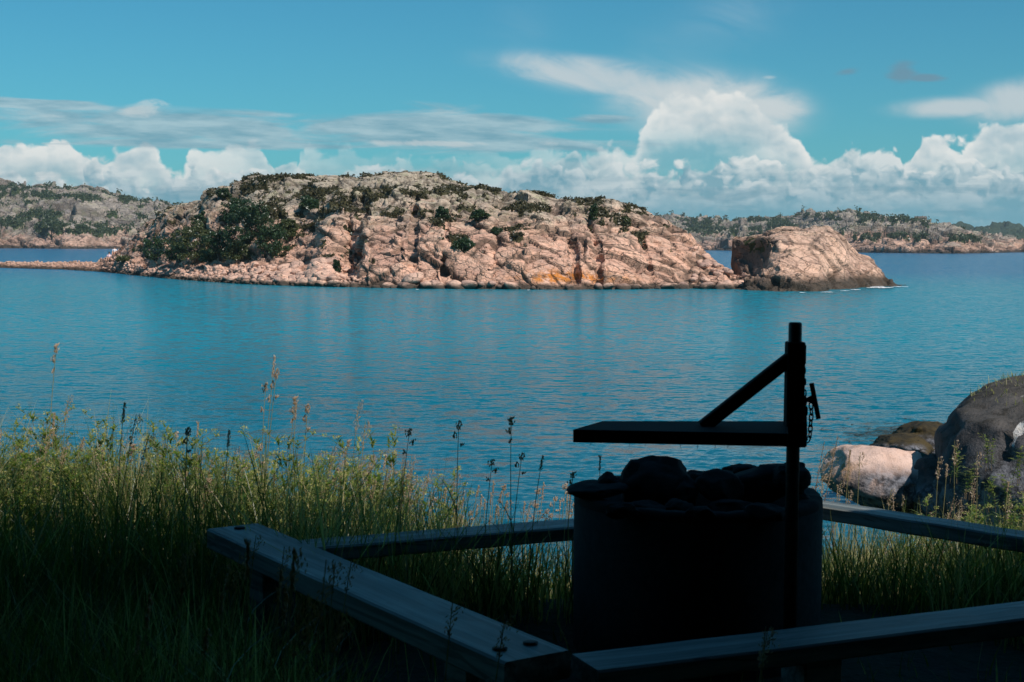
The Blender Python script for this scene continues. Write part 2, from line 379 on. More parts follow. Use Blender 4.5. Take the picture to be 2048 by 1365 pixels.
# ================================================================ islands
def sheet(name, mat, x0, x1, step, shore, ridge, depth, prof, rows, disp, extra=None, ridge_extra=12.0, back=14.0, vegf=None, label=None, kind=None, cat=None, zpow=1.0, post=None):
    """rock land whose waterline and skyline are given as seen from the viewpoint but which has its real distance, width and depth"""
    xs = np.arange(x0, x1 + .01, step); nc = len(xs)
    Ds = plane(xs, curve1(xs, shore)); dep = curve1(xs, depth); Dr = Ds + dep
    zr = EYE + ray(xs, curve1(xs, ridge))[..., 2] * Dr
    rx = ray(xs, 500)[..., 0]
    tr = np.array(rows); nr = len(tr)                       # 0 shore .. 1 ridge .. 2 back foot
    base, tt = [], []
    for t in tr:
        if t < 0: d = Ds + t * 3.0; z = np.full(nc, t * 1.6)
        elif t <= 1:
            d = Ds + dep * t; z = zr * prof(t, xs)
        else:
            u = t - 1; d = Dr + back * u; z = zr * (1 - u ** 2 * 1.0) - u * .6
        base.append(np.stack([rx * d, d, z], 1)); tt.append(np.full(nc, t))
    P = np.concatenate(base); T = np.concatenate(tt); XP = np.tile(xs, nr)
    N = normals(P, nr, nc)
    if extra is not None: P = extra(P, T, XP, N); N = normals(P, nr, nc)
    dd, joint_or_shade, tone = disp(P, T, XP)
    edge = smooth01(T, -.05, .03)
    Q = P + N * (dd * (.25 + .75 * edge))[:, None]
    veg = vegf(Q, T, XP, N) if vegf else np.zeros(len(P))
    lump = (fbm(Q * 1.2, 3, 50) - .3) * (veg > .5)
    A = {'joint_or_shade': np.where(veg > .5, 0, joint_or_shade), 'tone': tone, 'veg': veg}
    if name == 'rock_stack': A['joint_or_shade'] = np.maximum(A['joint_or_shade'], 1.1 * smooth01(T, .40, .50) * (1 - smooth01(T, .72, .85)) * (1 - smooth01(XP + (fbm(P / 1.5, 3, 9) - .5) * 40, 1530, 1548)))  # stack's left face: its shade and dark stain put into the rock colour
    if post: Q, A = post(Q, A, T, XP, N)
    o = mesh_np(name, Q, grid_faces(nr, nc), mat, smooth=False, attrs=A)
    tag(o, label, cat, None, kind)
    return o, Q.reshape(nr, nc, 3), xs, tr, A

def rock_disp(P, unit, amps=(1.0, .55, .28), sizes=(6.0, 2.4, 1.0), seed=0, stretch=(1, 1, 1.5), rot=.5, warp=1.0):
    c, s = math.cos(rot), math.sin(rot)
    Q = np.stack([P[:, 0] * c + P[:, 1] * s, -P[:, 0] * s + P[:, 1] * c, P[:, 2] + P[:, 0] * .42], 1) * np.array(stretch)
    W = np.stack([fbm(P / (3.5 * unit), 3, seed + 20 + k) - .5 for k in range(3)], 1) * 2.4 * unit * warp
    W2 = np.stack([vnoise(P / (.7 * unit), seed + 30 + k) - .5 for k in range(3)], 1) * .14 * unit * warp
    Q = Q + W + W2; d = 0; J = 0
    for k, (a, z) in enumerate(zip(amps, sizes)):
        h, j = blocks(Q / (z * unit) + 3.1 * k, seed + 10 * k)
        d = d + a * unit * (h * .5 - j * .20); J = np.maximum(J, j * (1.0, .8, .5, .4)[k])
        if k == 1: tone = h
    d = d + (fbm(P / (9 * unit), 3, seed + 90) - .5) * 1.3 * unit
    tone = np.clip(.5 + tone * .35, 0, 1)
    return d, J, tone

M_island = rock_mat('island_granite', 1.0, pink=(.80, .47, .34), grey=(.50, .43, .34), orange=True, veg=((.040, .038, .018), (.085, .078, .035)))
X_SHORE = [(-240,529),(-100,532),(0,536),(60,537.5),(130,540),(200,544),(260,550),(300,554),(360,560),(430,565),(520,570),(600,572.5),(700,575),(800,577),(900,578),(1020,579),(1150,580),(1260,579),(1360,578),(1420,578),(1480,579),(1500,580)]
X_RIDGE = [(-240,524),(-100,526),(60,527),(190,526),(205,519),(222,512),(240,494),(262,474),(290,446),(320,426),(345,413),(380,404),(405,400),(412,383),(430,377),(470,382),(485,366),(510,356),(545,352),(600,354),(660,350),(715,348),(725,344),(770,341),(810,338),(850,338),(880,341),(900,354),(925,366),(950,375),(970,372),(985,380),(1015,384),(1035,382),(1055,378),(1085,385),(1110,397),(1150,396),(1190,394),(1225,398),(1258,408),(1290,424),(1330,446),(1370,464),(1400,489),(1425,516),(1440,530),(1455,540),(1464,549),(1480,551),(1500,551)]
X_DEPTH = [(-240,14),(0,16),(190,18),(240,20),(300,26),(420,34),(560,38),(860,44),(1100,36),(1300,24),(1400,14),(1450,6),(1500,4)]
def isl_prof(t, xs):
    tb = np.interp(t, [0, .04, .12, .25, .5, .8, 1], [0, .03, .09, .16, .62, .93, 1])       # left: beach, then crag
    ts = np.interp(t, [0, .25, .7, 1], [0, .5, .95, 1])
    tc = np.interp(t, [0, .02, .07, .16, .28, .5, .75, .92, 1], [0, .07, .27, .40, .55, .70, .84, .95, 1])   # cliff front then whaleback
    te = np.interp(t, [0, .05, .2, .45, .75, 1], [0, .15, .42, .70, .92, 1])
    w1 = smooth01(xs, 235, 300); w2 = smooth01(xs, 590, 690); w3 = smooth01(xs, 1150, 1380)
    v = ts * (1 - w1) + tb * w1
    v = v * (1 - w2) + tc * w2
    return v * (1 - w3) + te * w3
rows_i = np.concatenate([np.linspace(-1, 0, 8, endpoint=False), np.linspace(0, .3, 170, endpoint=False), np.linspace(.3, 1, 190, endpoint=False), np.linspace(1, 2, 28)])
def seen_y(P):
    """height in the frame at which a world point is seen (used to place things where they stand)"""
    q = (P - np.array([0, 0, EYE])) @ CR
    return PH / 2 + FPX * q[:, 1] / q[:, 2]
def isl_extra(P, T, XP, N):
    P = P.copy()
    beach = (1 - smooth01(XP, 560, 700))
    # gullies in the cliff, cut into the whaleback
    for gx, gw, gd in ((715, 8, 1.6), (692, 6, 1.0), (1197, 7, .9), (1150, 5, .9), (825, 4, .6), (990, 7, .7), (1300, 5, .4), (890, 4, .5)):
        g = np.exp(-((XP - gx + (T - .1) * 60 * (1 if gx > 1100 else -.4)) / gw) ** 2) * smooth01(T, .01, .05) * (1 - smooth01(T, .45, .65))
        P[:, 1] += g * gd; P[:, 2] -= g * gd * .45
    # blunt step where the cliff block begins (left side in shade)
    s = smooth01(XP, 716, 706) * smooth01(XP, 640, 700) * smooth01(T, 0, .04) * (1 - smooth01(T, .16, .3))
    P[:, 1] += s * 3.0; P[:, 2] -= s * .9 * np.minimum(1, P[:, 2])
    # upper terraces: benches that run along the island
    z = P[:, 2]; b = smooth01(T, .12, .3) * (1 - smooth01(T, .93, 1.0)) * smooth01(XP, 560, 640)
    st = 1.15 + .5 * fbm(P / 14, 2, 77); f = z / st; k = np.floor(f); fr = f - k
    P[:, 2] = z + b * .55 * st * (smooth01(fr, .35, .65) - fr)
    return P
def isl_disp(P, T, XP):
    d, J, tone = rock_disp(P, 1.0, (.58, .40, .22), (5.2, 2.3, .95), 3, (.62, .8, 1.5), warp=.7)
    flat = (1 - smooth01(XP, 215, 245)) * .85 + (1 - smooth01(XP, 600, 700)) * (1 - smooth01(T, .12, .2)) * smooth01(XP, 215, 245) * .75
    k = 1 - np.clip(flat, 0, .92); crest = 1 - .5 * smooth01(T, .8, 1.0)
    small, J2, tn = rock_disp(P, .28, (1.0, .8), (3.0, 1.6), 8, (1, 1, 1.2))
    d = d - .30 * smooth01(T, .75, 1.0)
    return d * k * crest + small * (1 - k) * .9, np.maximum(J * k, J2 * (1 - k)), np.where(k > .5, tone, tn)
HEATH = [(560,358,110,9),(700,352,50,6),(830,385,150,14),(940,378,90,8),(680,420,70,16),(640,400,60,18),(760,395,80,12),(560,430,60,40),(600,450,45,25),(1120,396,60,7),(1195,415,14,26),(1205,440,12,30),(1180,470,12,20),(1060,415,50,9),(960,420,60,10),(900,435,40,14),(915,480,25,22),(690,480,14,30),(668,530,12,18),(1030,470,18,12),(800,430,60,10),(1240,440,25,16),(1285,480,14,18),(1270,415,22,7),(620,385,60,14),(500,375,30,12),(440,390,22,10),(1180,402,40,8)]
def isl_veg(Q, T, XP, N):
    py = seen_y(Q); v = np.zeros(len(Q)); n = fbm(Q / 2.2, 4, 61, .6); n2 = fbm(Q / .8, 3, 63, .6)
    for cx, cy, sx, sy in HEATH:
        v = np.maximum(v, np.exp(-((XP - cx) / sx) ** 2 - ((py - cy) / sy) ** 2))
    flat = smooth01(N[:, 2], .35, .8)
    v = v * .85 + (n - .5) * 2.1 + (n2 - .5) * 2.2 - .70 + (smooth01(T, .2, .5) * .10 + flat * .08) * smooth01(Q[:, 2], 4, 6)
    left = np.exp(-((XP - 420) / 130) ** 4) * smooth01(T, .15, .19) * (.32 - .2 * smooth01(py, 460, 420)) * (1 - smooth01(T, .8, 1))
    v = v + left
    v = v * smooth01(Q[:, 2], 1.2, 2.6)
    return np.clip(v * 2.0 + .3, 0, 1) * (T < 1.3)
def isl_post(Q, A, T, XP, N):
    py = seen_y(Q); v = smooth01(A['veg'], .45, .8)
    lump = (fbm(Q * 1.3, 3, 52) - .40) * .9 + (vnoise(Q * 4.5, 54) - .5) * .35
    Q = Q.copy(); Q[:, 2] += v * lump * .45
    A['orange'] = np.exp(-((XP - 1150) / 110) ** 2 - ((py - 558) / 10) ** 2) * 1.2 + .6 * np.exp(-((XP - 1120) / 60) ** 2 - ((py - 548) / 14) ** 2)
    return Q, A
island, ISQ, ISX, ISR, ISA = sheet('main_island', M_island, -240, 1500, 1.7, X_SHORE, X_RIDGE, X_DEPTH, isl_prof, rows_i, isl_disp, isl_extra, vegf=isl_veg, kind='structure', post=isl_post, back=16)

# the separate block of rock at the right end
M_stack = rock_mat('stack_granite', .8, pink=(.78, .50, .37), grey=(.66, .50, .40), zlo=3, zhi=8, wet=1.55)
S_SHORE = [(1470,579),(1500,581),(1560,584),(1640,583),(1700,578),(1740,575),(1790,573),(1815,571)]
S_RIDGE = [(1470,560),(1483,550),(1489,548),(1491,480),(1496,474),(1520,470),(1545,465),(1570,459),(1600,454),(1630,453),(1655,456),(1675,466),(1690,482),(1700,500),(1712,513),(1735,518),(1750,530),(1765,545),(1780,560),(1800,571),(1815,573)]
S_DEPTH = [(1470,5),(1489,9),(1600,17),(1680,15),(1740,9),(1800,4),(1815,3)]
def st_prof(t, xs):
    a = np.interp(t, [0, .08, .22, .40, .6, .8, 1], [0, .13, .28, .62, .84, .95, 1])
    b = np.interp(t, [0, .2, .45, .55, .75, 1], [0, .16, .25, .85, .96, 1])       # left end: low apron, then the sheer block
    w = smooth01(xs, 1500, 1590); return b * (1 - w) + a * w
def st_disp(P, T, XP):
    d, J, tone = rock_disp(P, .9, (.55, .42, .24), (4.6, 2.0, .9), 23, (.7, .8, 1.3), rot=.2, warp=.7)
    low = 1 - smooth01(P[:, 2], .8, 2.2)
    calm = np.where(XP < 1492, .3, 1)
    return d * (.55 + .5 * low) * calm, J * .85, tone
def st_veg(Q, T, XP, N):
    py = seen_y(Q); v = np.exp(-((XP - 1520) / 22) ** 2 - ((py - 490) / 22) ** 2)
    return np.clip((v + (fbm(Q / .6, 4, 71, .65) - .5) * 2.6 - .55) * 2, 0, 1) * .9
rows_s = np.concatenate([np.linspace(-1, 0, 6, endpoint=False), np.linspace(0, 1, 200, endpoint=False), np.linspace(1, 2, 24)])
def st_extra(P, T, XP, N):
    P = P.copy(); k = smooth01(T, .44, .52) * np.clip((1540 - XP) / 50, 0, 1) * smooth01(XP, 1484, 1490)
    P[:, 1] += k * 7.0; return P
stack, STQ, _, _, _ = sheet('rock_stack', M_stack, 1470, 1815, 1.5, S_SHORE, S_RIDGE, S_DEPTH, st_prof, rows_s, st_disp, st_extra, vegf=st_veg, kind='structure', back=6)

# far land to the left and to the right
M_far = rock_mat('far_granite', 4.5, pink=(.66, .42, .32), grey=(.36, .32, .29), zlo=4, zhi=11, wet=2.2, veg=((.03, .052, .02), (.065, .085, .032)), bstr=.8)
L_SHORE = [(-500,494),(0,497),(130,498),(240,498),(420,499)]
L_RIDGE = [(-500,400),(-200,380),(0,372),(60,373),(120,375),(170,375),(220,387),(270,398),(320,404),(360,411),(400,425),(420,440)]
L_DEPTH = [(-500,300),(0,330),(240,300),(420,200)]
def far_prof(t, xs): return np.interp(t, [0, .02, .08, .16, .3, .5, .75, .9, 1], [0, .07, .19, .25, .42, .62, .86, .97, 1])
def far_disp_l(P, T, XP):
    d, J, tone = rock_disp(P, 4.5, (1.1, .6, .3), (7.0, 2.6, 1.1), 43, (.6, .6, 2.0))
    return d * 1.0, J * .8, tone
def patches(L, thr, seed):
    def f(Q, T, XP, N):
        py = seen_y(Q); v = np.zeros(len(Q))
        for cx, cy, sx, sy in L: v = np.maximum(v, np.exp(-((XP - cx) / sx) ** 2 - ((py - cy) / sy) ** 2))
        n = fbm(Q / np.array([14., 20., 6.]), 4, seed, .65); n2 = fbm(Q / np.array([5., 6., 2.5]), 3, seed + 2, .6)
        return np.clip((v * .75 + (n - .5) * 2.6 + (n2 - .5) * 2.2 - thr) * 2.5 + .3, 0, 1) * smooth01(Q[:, 2], 3, 5.5)
    return f
def far_post(Q, A, T, XP, N):
    v = smooth01(A['veg'], .45, .7); Q = Q.copy()
    Q[:, 2] += v * ((fbm(Q / 3.2, 3, 52) - .2) * 4.0 + vnoise(Q / 1.3, 54) * 1.3); return Q, A
rows_f = np.concatenate([np.linspace(-1, 0, 4, endpoint=False), np.linspace(0, .16, 60, endpoint=False), np.linspace(.16, 1, 150, endpoint=False), np.linspace(1, 2, 12)])
LV = [(190,402,55,8),(60,395,60,6),(100,435,22,24),(105,462,45,9),(20,452,50,8),(250,405,24,8),(285,444,26,10),(240,462,55,12),(150,468,40,9),(220,438,14,8),(10,385,40,5),(110,383,30,4)]
far_l, _, _, _, _ = sheet('far_land', M_far, -500, 420, 2.0, L_SHORE, L_RIDGE, L_DEPTH, far_prof, rows_f, far_disp_l, vegf=patches(LV, .62, 81), kind='structure', back=120, post=far_post)
R_SHORE = [(1250,500),(1400,501),(1560,503),(1700,505.5),(1850,507),(1905,508),(2048,505),(2500,506)]
R_RIDGE = [(1250,450),(1330,436),(1370,441),(1440,447),(1500,443),(1560,436),(1600,437),(1640,433),(1690,431),(1730,435),(1780,438),(1830,444),(1880,456),(1930,468),(1980,483),(2048,490),(2200,470),(2500,460)]
R_DEPTH = [(1250,330),(1600,360),(1900,260),(2048,120),(2500,300)]
def far_disp_r(P, T, XP):
    d, J, tone = rock_disp(P, 4.5, (1.1, .7, .35), (6.0, 2.6, 1.1), 143, (.7, .7, 1.8)); return d * .9, J * .9, tone
RV = [(1560,452,25,12),(1640,437,60,4),(1750,438,50,5),(1810,446,40,5),(1420,452,40,6),(1440,462,60,6),(1560,470,50,4),(1830,485,60,10),(1760,478,60,8),(1930,490,60,12),(1400,470,40,6),(1700,470,40,5),(2000,495,60,8),(1380,445,40,4),(1860,495,40,8),(1500,445,40,4)]
def r_prof(t, xs): return np.interp(t, [0, .02, .10, .25, .45, .7, .9, 1], [0, .10, .22, .34, .52, .80, .97, 1])
far_r, _, _, _, _ = sheet('far_land', M_far, 1250, 2500, 2.2, R_SHORE, R_RIDGE, R_DEPTH, r_prof, rows_f, far_disp_r, vegf=patches(RV, .66, 91), kind='structure', back=120, post=far_post)
# the low wooded ridge beyond, and a rock point at the frame's right
M_wood = rock_mat('wooded_ridge', 9.0, zlo=5, zhi=20, wet=2, veg=((.03, .05, .03), (.05, .075, .045)))
far_w, _, _, _, _ = sheet('distant_ridge', M_wood, 1850, 2500, 4, [(1850,500),(2500,503)], [(1850,462),(1950,465),(1980,464),(2048,466),(2500,455)], [(1850,500),(2500,500)], far_prof, np.concatenate([np.linspace(-1,0,3,endpoint=False),np.linspace(0,1,60,endpoint=False),np.linspace(1,2,8)]),
    lambda P, T, XP: rock_disp(P, 9.0, (1.0, .6), (5.0, 2.0), 201), vegf=lambda Q, T, XP, N: np.clip(.7 + (fbm(Q / 30, 3, 5) - .5) * 2, 0, 1), kind='structure', back=200, post=far_post)
# ================================================================ near ground
GZ = 1.85            # level of the terrace the fire pit stands on
def ground_z(X, Y):
    X, Y = np.asarray(X, float), np.asarray(Y, float)
    s = .32 - .10 * smooth01(X, 1.2, 3.0) - .07 * smooth01(-X, .5, 2.5)
    e = 6.4 + .5 * smooth01(-X, .5, 2.5) + .1 * np.sin(X * 1.3)
    z = GZ - s * np.maximum(0, Y - e) - .02 * np.maximum(0, Y - e) ** 1.3
    z = z + .9 * smooth01(X, 3.6, 7) * smooth01(Y, 7, 11)
    P = np.stack([X.ravel(), Y.ravel(), 0 * X.ravel()], 1)
    return np.maximum(z + ((fbm(P / 1.1, 3, 300) - .5) * .10).reshape(X.shape), -1.2)
def build_ground():
    m, nt, b = newmat('soil'); p = pos(nt)
    n1 = noise(nt, p, 1.3, 5, .65); n2 = noise(nt, p, 14, 4, .7)
    c = mixc(nt, n1.smooth(.4, .62), (.028, .022, .015), (.02, .028, .012)); c = mixc(nt, n2.smooth(.5, .7) * .5, c, (.06, .05, .038))
    setc(nt, b, c); b.inputs['Roughness'].default_value = 1; bump(nt, b, n2 + n1 * 2, .8, .04)
    xs = np.concatenate([np.linspace(-60, -12, 16, endpoint=False), np.linspace(-12, 14, 160, endpoint=False), np.linspace(14, 60, 16)])
    ys = np.concatenate([np.linspace(-40, -4, 12, endpoint=False), np.linspace(-4, 20, 150)])
    XX, YY = np.meshgrid(xs, ys); Z = ground_z(XX, YY)
    o = mesh_np('ground', np.stack([XX, YY, Z], -1).reshape(-1, 3), grid_faces(len(ys), len(xs)), m, smooth=True); tag(o, kind='structure')
build_ground()

# ================================================================ wood, metal, concrete
def wood_mat(name, c1, c2, rot=0.0, rough=.62):
    m, nt, b = newmat(name)
    tc = nt.nodes.new('ShaderNodeTexCoord'); q = V(nt, tc.outputs['Object'])
    g = noise(nt, scl(nt, q, 1.2, 26, 26), 1.0, 5, .6, .6); g2 = noise(nt, scl(nt, q, .6, 5, 5), 1.0, 4, .6)
    ring = noise(nt, scl(nt, q, 2.6, 13, 13), 1.0, 2, .5, 1.5)
    c = mixc(nt, g.smooth(.38, .62), tuple(k * .7 for k in c1), c2); c = mixc(nt, g2.smooth(.46, .62) * .7, c, tuple(k * .4 for k in c1))
    c = mixc(nt, ring.smooth(.60, .66) * .75, c, tuple(k * .35 for k in c1))
    setc(nt, b, c); b.inputs['Roughness'].default_value = rough; b.inputs['Specular IOR Level'].default_value = .5
    bump(nt, b, g, .5, .004); return m
M_beam = wood_mat('weathered_timber', (.12, .135, .125), (.25, .27, .25), rough=.5)
M_dark = wood_mat('shade_shelter_boards', (.022, .018, .014), (.04, .034, .028), rough=.9)
def plain(name, c, rough=.6, metal=0.0, bs=.3, bd=.004, sc=40, var=.5):
    m, nt, b = newmat(name); tc = nt.nodes.new('ShaderNodeTexCoord'); q = V(nt, tc.outputs['Object'])
    n = noise(nt, q, sc, 5, .65); n2 = noise(nt, q, sc * .12, 4, .6)
    cc = mixc(nt, (n * .5 + n2 * .5).smooth(.35, .65), tuple(k * (1 - var) for k in c), tuple(min(1, k * (1 + var * .5)) for k in c))
    setc(nt, b, cc); b.inputs['Specular IOR Level'].default_value = .25; b.inputs['Roughness'].default_value = rough; b.inputs['Metallic'].default_value = metal
    bump(nt, b, n, bs, bd); return m
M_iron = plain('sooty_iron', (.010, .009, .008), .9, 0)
M_steel = plain('worn_steel', (.05, .05, .05), .5, .8)
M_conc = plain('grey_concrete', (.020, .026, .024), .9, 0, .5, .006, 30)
M_soot_shade = plain('sooty_shade_stone', (.008, .008, .0075), .9, 0, .6, .01, 16)  # sooty stones; also darkens the ring's rim in place of shade
M_pale = plain('pale_stone', (.03, .03, .027), .9, 0, .6, .01, 16)
M_ash = plain('ash', (.012, .012, .011), 1, 0, .8, .02, 20)
M_bolt = plain('bolt_steel', (.03, .03, .03), .6, .8)

class MB:
    def __init__(s): s.v, s.f = [], []
    def add(s, vs, fs):
        n = len(s.v); s.v += [tuple(v) for v in vs]; s.f += [tuple(i + n for i in f) for f in fs]
    def box(s, c, size, R=None, bev=0.0):
        """bevelled box; R rotates about its centre"""
        hx, hy, hz = (k / 2 for k in size); b = min(bev, hx * .9, hy * .9, hz * .9)
        if b <= 0:
            vs = [Vector((x, y, z)) for x in (-hx, hx) for y in (-hy, hy) for z in (-hz, hz)]
            fs = [(0, 1, 3, 2), (4, 6, 7, 5), (0, 4, 5, 1), (2, 3, 7, 6), (0, 2, 6, 4), (1, 5, 7, 3)]
        else:
            # each corner becomes three vertices
            vs, idx = [], {}
            for sx in (-1, 1):
                for sy in (-1, 1):
                    for sz in (-1, 1):
                        for k in range(3):
                            q = [hx - b, hy - b, hz - b]; q[k] += b
                            idx[(sx, sy, sz, k)] = len(vs); vs.append(Vector((sx * q[0], sy * q[1], sz * q[2])))
            fs = []
            for k in range(3):
                a, c2 = [(1, 2), (2, 0), (0, 1)][k]
                for sg in (-1, 1):
                    def key(u, w): t = [0, 0, 0]; t[k] = sg; t[a] = u; t[c2] = w; return (*t, k)
                    q = [idx[key(-1, -1)], idx[key(1, -1)], idx[key(1, 1)], idx[key(-1, 1)]]
                    fs.append(tuple(q if sg > 0 else q[::-1]))
                for u in (-1, 1):
                    for w in (-1, 1):
                        def kk(e, m_): t = [0, 0, 0]; t[k] = e; t[a] = u; t[c2] = w; return idx[(*t, m_)]
                        fs.append((kk(-1, a), kk(1, a), kk(1, c2), kk(-1, c2)))
            for sx in (-1, 1):
                for sy in (-1, 1):
                    for sz in (-1, 1): fs.append(tuple(idx[(sx, sy, sz, k)] for k in range(3)))
        c = Vector(c); s.add([(R @ v if R else v) + c for v in vs], fs)
    def beam(s, a, b, w, h, bev=.004, roll=0.0, over=0.0):
        a, b = Vector(a), Vector(b); d = (b - a); L = d.length
        R = d.to_track_quat('X', 'Z').to_matrix() @ Matrix.Rotation(roll, 3, 'X')
        s.box((a + b) / 2, (L + over, w, h), R, bev)
    def tube(s, pts, r, n=12, caps=True, r2=None):
        P = [Vector(p) for p in pts]; m = len(P); rr = [r] * m if not isinstance(r, (list, tuple)) else r; vs = []; up = None
        for i in range(m):
            d = (P[min(i + 1, m - 1)] - P[max(i - 1, 0)]).normalized()
            if up is None: up = Vector((0, 0, 1)) if abs(d.z) < .9 else Vector((1, 0, 0))
            x = d.cross(up).normalized(); y = x.cross(d).normalized(); up = y
            vs += [P[i] + x * math.cos(2 * math.pi * k / n) * rr[i] + y * math.sin(2 * math.pi * k / n) * rr[i] for k in range(n)]
        fs = [(i * n + k, i * n + (k + 1) % n, (i + 1) * n + (k + 1) % n, (i + 1) * n + k) for i in range(m - 1) for k in range(n)]
        if caps: fs += [tuple(range(n))[::-1], tuple((m - 1) * n + k for k in range(n))]
        s.add(vs, fs)
    def lathe(s, prof, n=64, close=False):
        vs = [(r * math.cos(2 * math.pi * k / n), r * math.sin(2 * math.pi * k / n), z) for r, z in prof for k in range(n)]; m = len(prof)
        fs = [(i * n + k, i * n + (k + 1) % n, ((i + 1) % m) * n + (k + 1) % n, ((i + 1) % m) * n + k) for i in range(m if close else m - 1) for k in range(n)]
        s.add(vs, fs)
    def build(s, name, mat, parent=None, smooth=False, loc=None):
        me = bpy.data.meshes.new(name); me.from_pydata(s.v, [], s.f); me.materials.append(mat)
        if smooth:
            for p in me.polygons: p.use_smooth = True
        me.update(); o = bpy.data.objects.new(name, me); COL.objects.link(o)
        if parent: o.parent = parent
        if loc: o.location = loc
        return o

# ---- seat beams framing the pit
def timber(a, b, w, h, top, label, bolts=(), legs=()):
    """a: near end, b: far end of the top's centre line"""
    a, b = Vector((*a, 0)), Vector((*b, 0)); L = (b - a).length; rz = math.atan2(b.y - a.y, b.x - a.x)
    root = empty('seat_beam', (a.x, a.y, GZ), rz)
    tag(root, label, 'bench', 'timber seat beams framing the fire pit')
    k = MB(); n = 14
    # plank cut into lengths along the grain so that it can sag and twist slightly
    vs, fs = [], []; bv = .007; R_ = random.Random(label)
    prof = [(-w / 2 + bv, 0), (w / 2 - bv, 0), (w / 2, -bv), (w / 2, -h + bv), (w / 2 - bv, -h), (-w / 2 + bv, -h), (-w / 2, -h + bv), (-w / 2, -bv)]
    for i in range(n + 1):
        x = L * i / n; jy, jz = R_.uniform(-.0025, .0025), R_.uniform(-.0015, .0015)
        vs += [(x, y + jy, z + jz + top - GZ) for y, z in prof]
    for i in range(n):
        fs += [(i * 8 + q, (i + 1) * 8 + q, (i + 1) * 8 + (q + 1) % 8, i * 8 + (q + 1) % 8) for q in range(8)]
    fs += [tuple(range(8)), tuple(n * 8 + q for q in range(8))[::-1]]
    k.add(vs, fs); k.build('plank', M_beam, root)
    for x in legs:
        g = MB(); zt = top - GZ - h - .002; g.box((x, 0, zt / 2 - .06), (.14, min(w * .8, .14), zt + .12), None, .006); g.build('leg', M_beam, root)
    for x, y in bolts:
        g = MB(); g.tube([(x, y, top - GZ - .004), (x, y, top - GZ + .006)], .023, 20); g.tube([(x, y, top - GZ + .006), (x, y, top - GZ + .008)], [.023, .017], 20); g.build('bolt', M_bolt, root, True)
    return root
TOP = EYE - 1.2
def ptop(px, py, dz=0.0):
    D = float(plane(px, py, TOP + dz)); r = ray(px, py); return Vector((float(r[0]) * D, D))
# corners of the left beam's top, read where they stand on the plane of the seats
nl, nr_, fr, fl = ptop(990, 1322), ptop(1160, 1305), ptop(520, 1048), ptop(412, 1056)
na, fa = (nl + nr_) / 2, (fl + fr) / 2; wl = ((nr_ - nl).length + (fr - fl).length) / 2
LB = timber(na, fa, .235, .085, TOP, 'weathered grey seat beam running away on the left with two dark bolts at its near end', bolts=((.12, .055), (.12, -.055), ((fa - na).length - .07, 0)), legs=(.35, (fa - na).length - .4))
ldir = (fa - na).normalized()
DZ = -.035
p1, p2 = ptop(1150, 1327, DZ), ptop(2048, 1219, DZ); d = (p2 - p1).normalized()
start = p1 + d * .03; FBm = timber(start, p1 + d * 2.95, .19, .062, TOP + DZ, 'near seat beam crossing in front of the concrete ring, one end against the bolted beam', legs=(.8, 2.4))
q1, q2 = ptop(612, 1088, DZ), ptop(1150, 1045, DZ); d2 = (q2 - q1).normalized()
BB = timber(q1 + d2 * -.04, q1 + d2 * 2.32, .18, .062, TOP + DZ, 'far seat beam behind the concrete ring, with grass hanging over it', legs=(1.35,))
r1, r2 = ptop(1610, 1001, DZ), ptop(2048, 1069, DZ); d3 = (r2 - r1).normalized()
RB = timber(r1 + d3 * -.02, r1 + d3 * 1.75, .155, .066, TOP + DZ, 'right-hand seat beam in front of the pink boulder', legs=(1.6,))

# ---- concrete ring with stones
RC = Vector((.755, 5.72)); RR = .50; RTOP = EYE - 1.0
ring = empty('fire_pit_ring', (RC.x, RC.y, GZ)); H = RTOP - GZ
tag(ring, 'grey concrete well ring used as a fire pit, heaped with dark stones', 'fire pit')
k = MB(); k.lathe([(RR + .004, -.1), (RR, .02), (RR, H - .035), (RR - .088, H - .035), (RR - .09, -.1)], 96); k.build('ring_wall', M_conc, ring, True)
vs = []; prof_ = [(RR - .002, H - .0345), (RR - .003, H - .012), (RR - .016, H), (RR - .07, H), (RR - .086, H - .012), (RR - .086, H - .0345)]
for j, (r, z) in enumerate(prof_):
    for i in range(96):
        a_ = 2 * math.pi * i / 96; w_ = .010 * (vnoise(np.array([[i * .45, j * .2, 0.]]), 12)[0] - .5) + .006 * (vnoise(np.array([[i * 1.3, 0, 0.]]), 13)[0] - .5); vs.append(((r + w_ * .5) * math.cos(a_), (r + w_ * .5) * math.sin(a_), z + (w_ if 0 < j < 5 else 0)))
k = MB(); k.add(vs, [(j * 96 + i, j * 96 + (i + 1) % 96, (j + 1) * 96 + (i + 1) % 96, (j + 1) * 96 + i) for j in range(5) for i in range(96)]); k.build('shade_darkened_rim', M_soot_shade, ring, True)  # rim top coloured darker so that it sinks into the shade
g = np.linspace(0, 2 * math.pi, 49)[:-1]; rad = np.linspace(0, RR - .091, 10)
vs = [(r * math.cos(a), r * math.sin(a), H - .16 + .05 * (1 - r / .4) + random.Random(int(r * 1e4 + a * 100)).uniform(-.012, .012)) for r in rad for a in g]
k = MB(); k.add(vs, [(i * 48 + j, i * 48 + (j + 1) % 48, (i + 1) * 48 + (j + 1) % 48, (i + 1) * 48 + j) for i in range(9) for j in range(48)]); k.build('ash_bed', M_ash, ring, True)

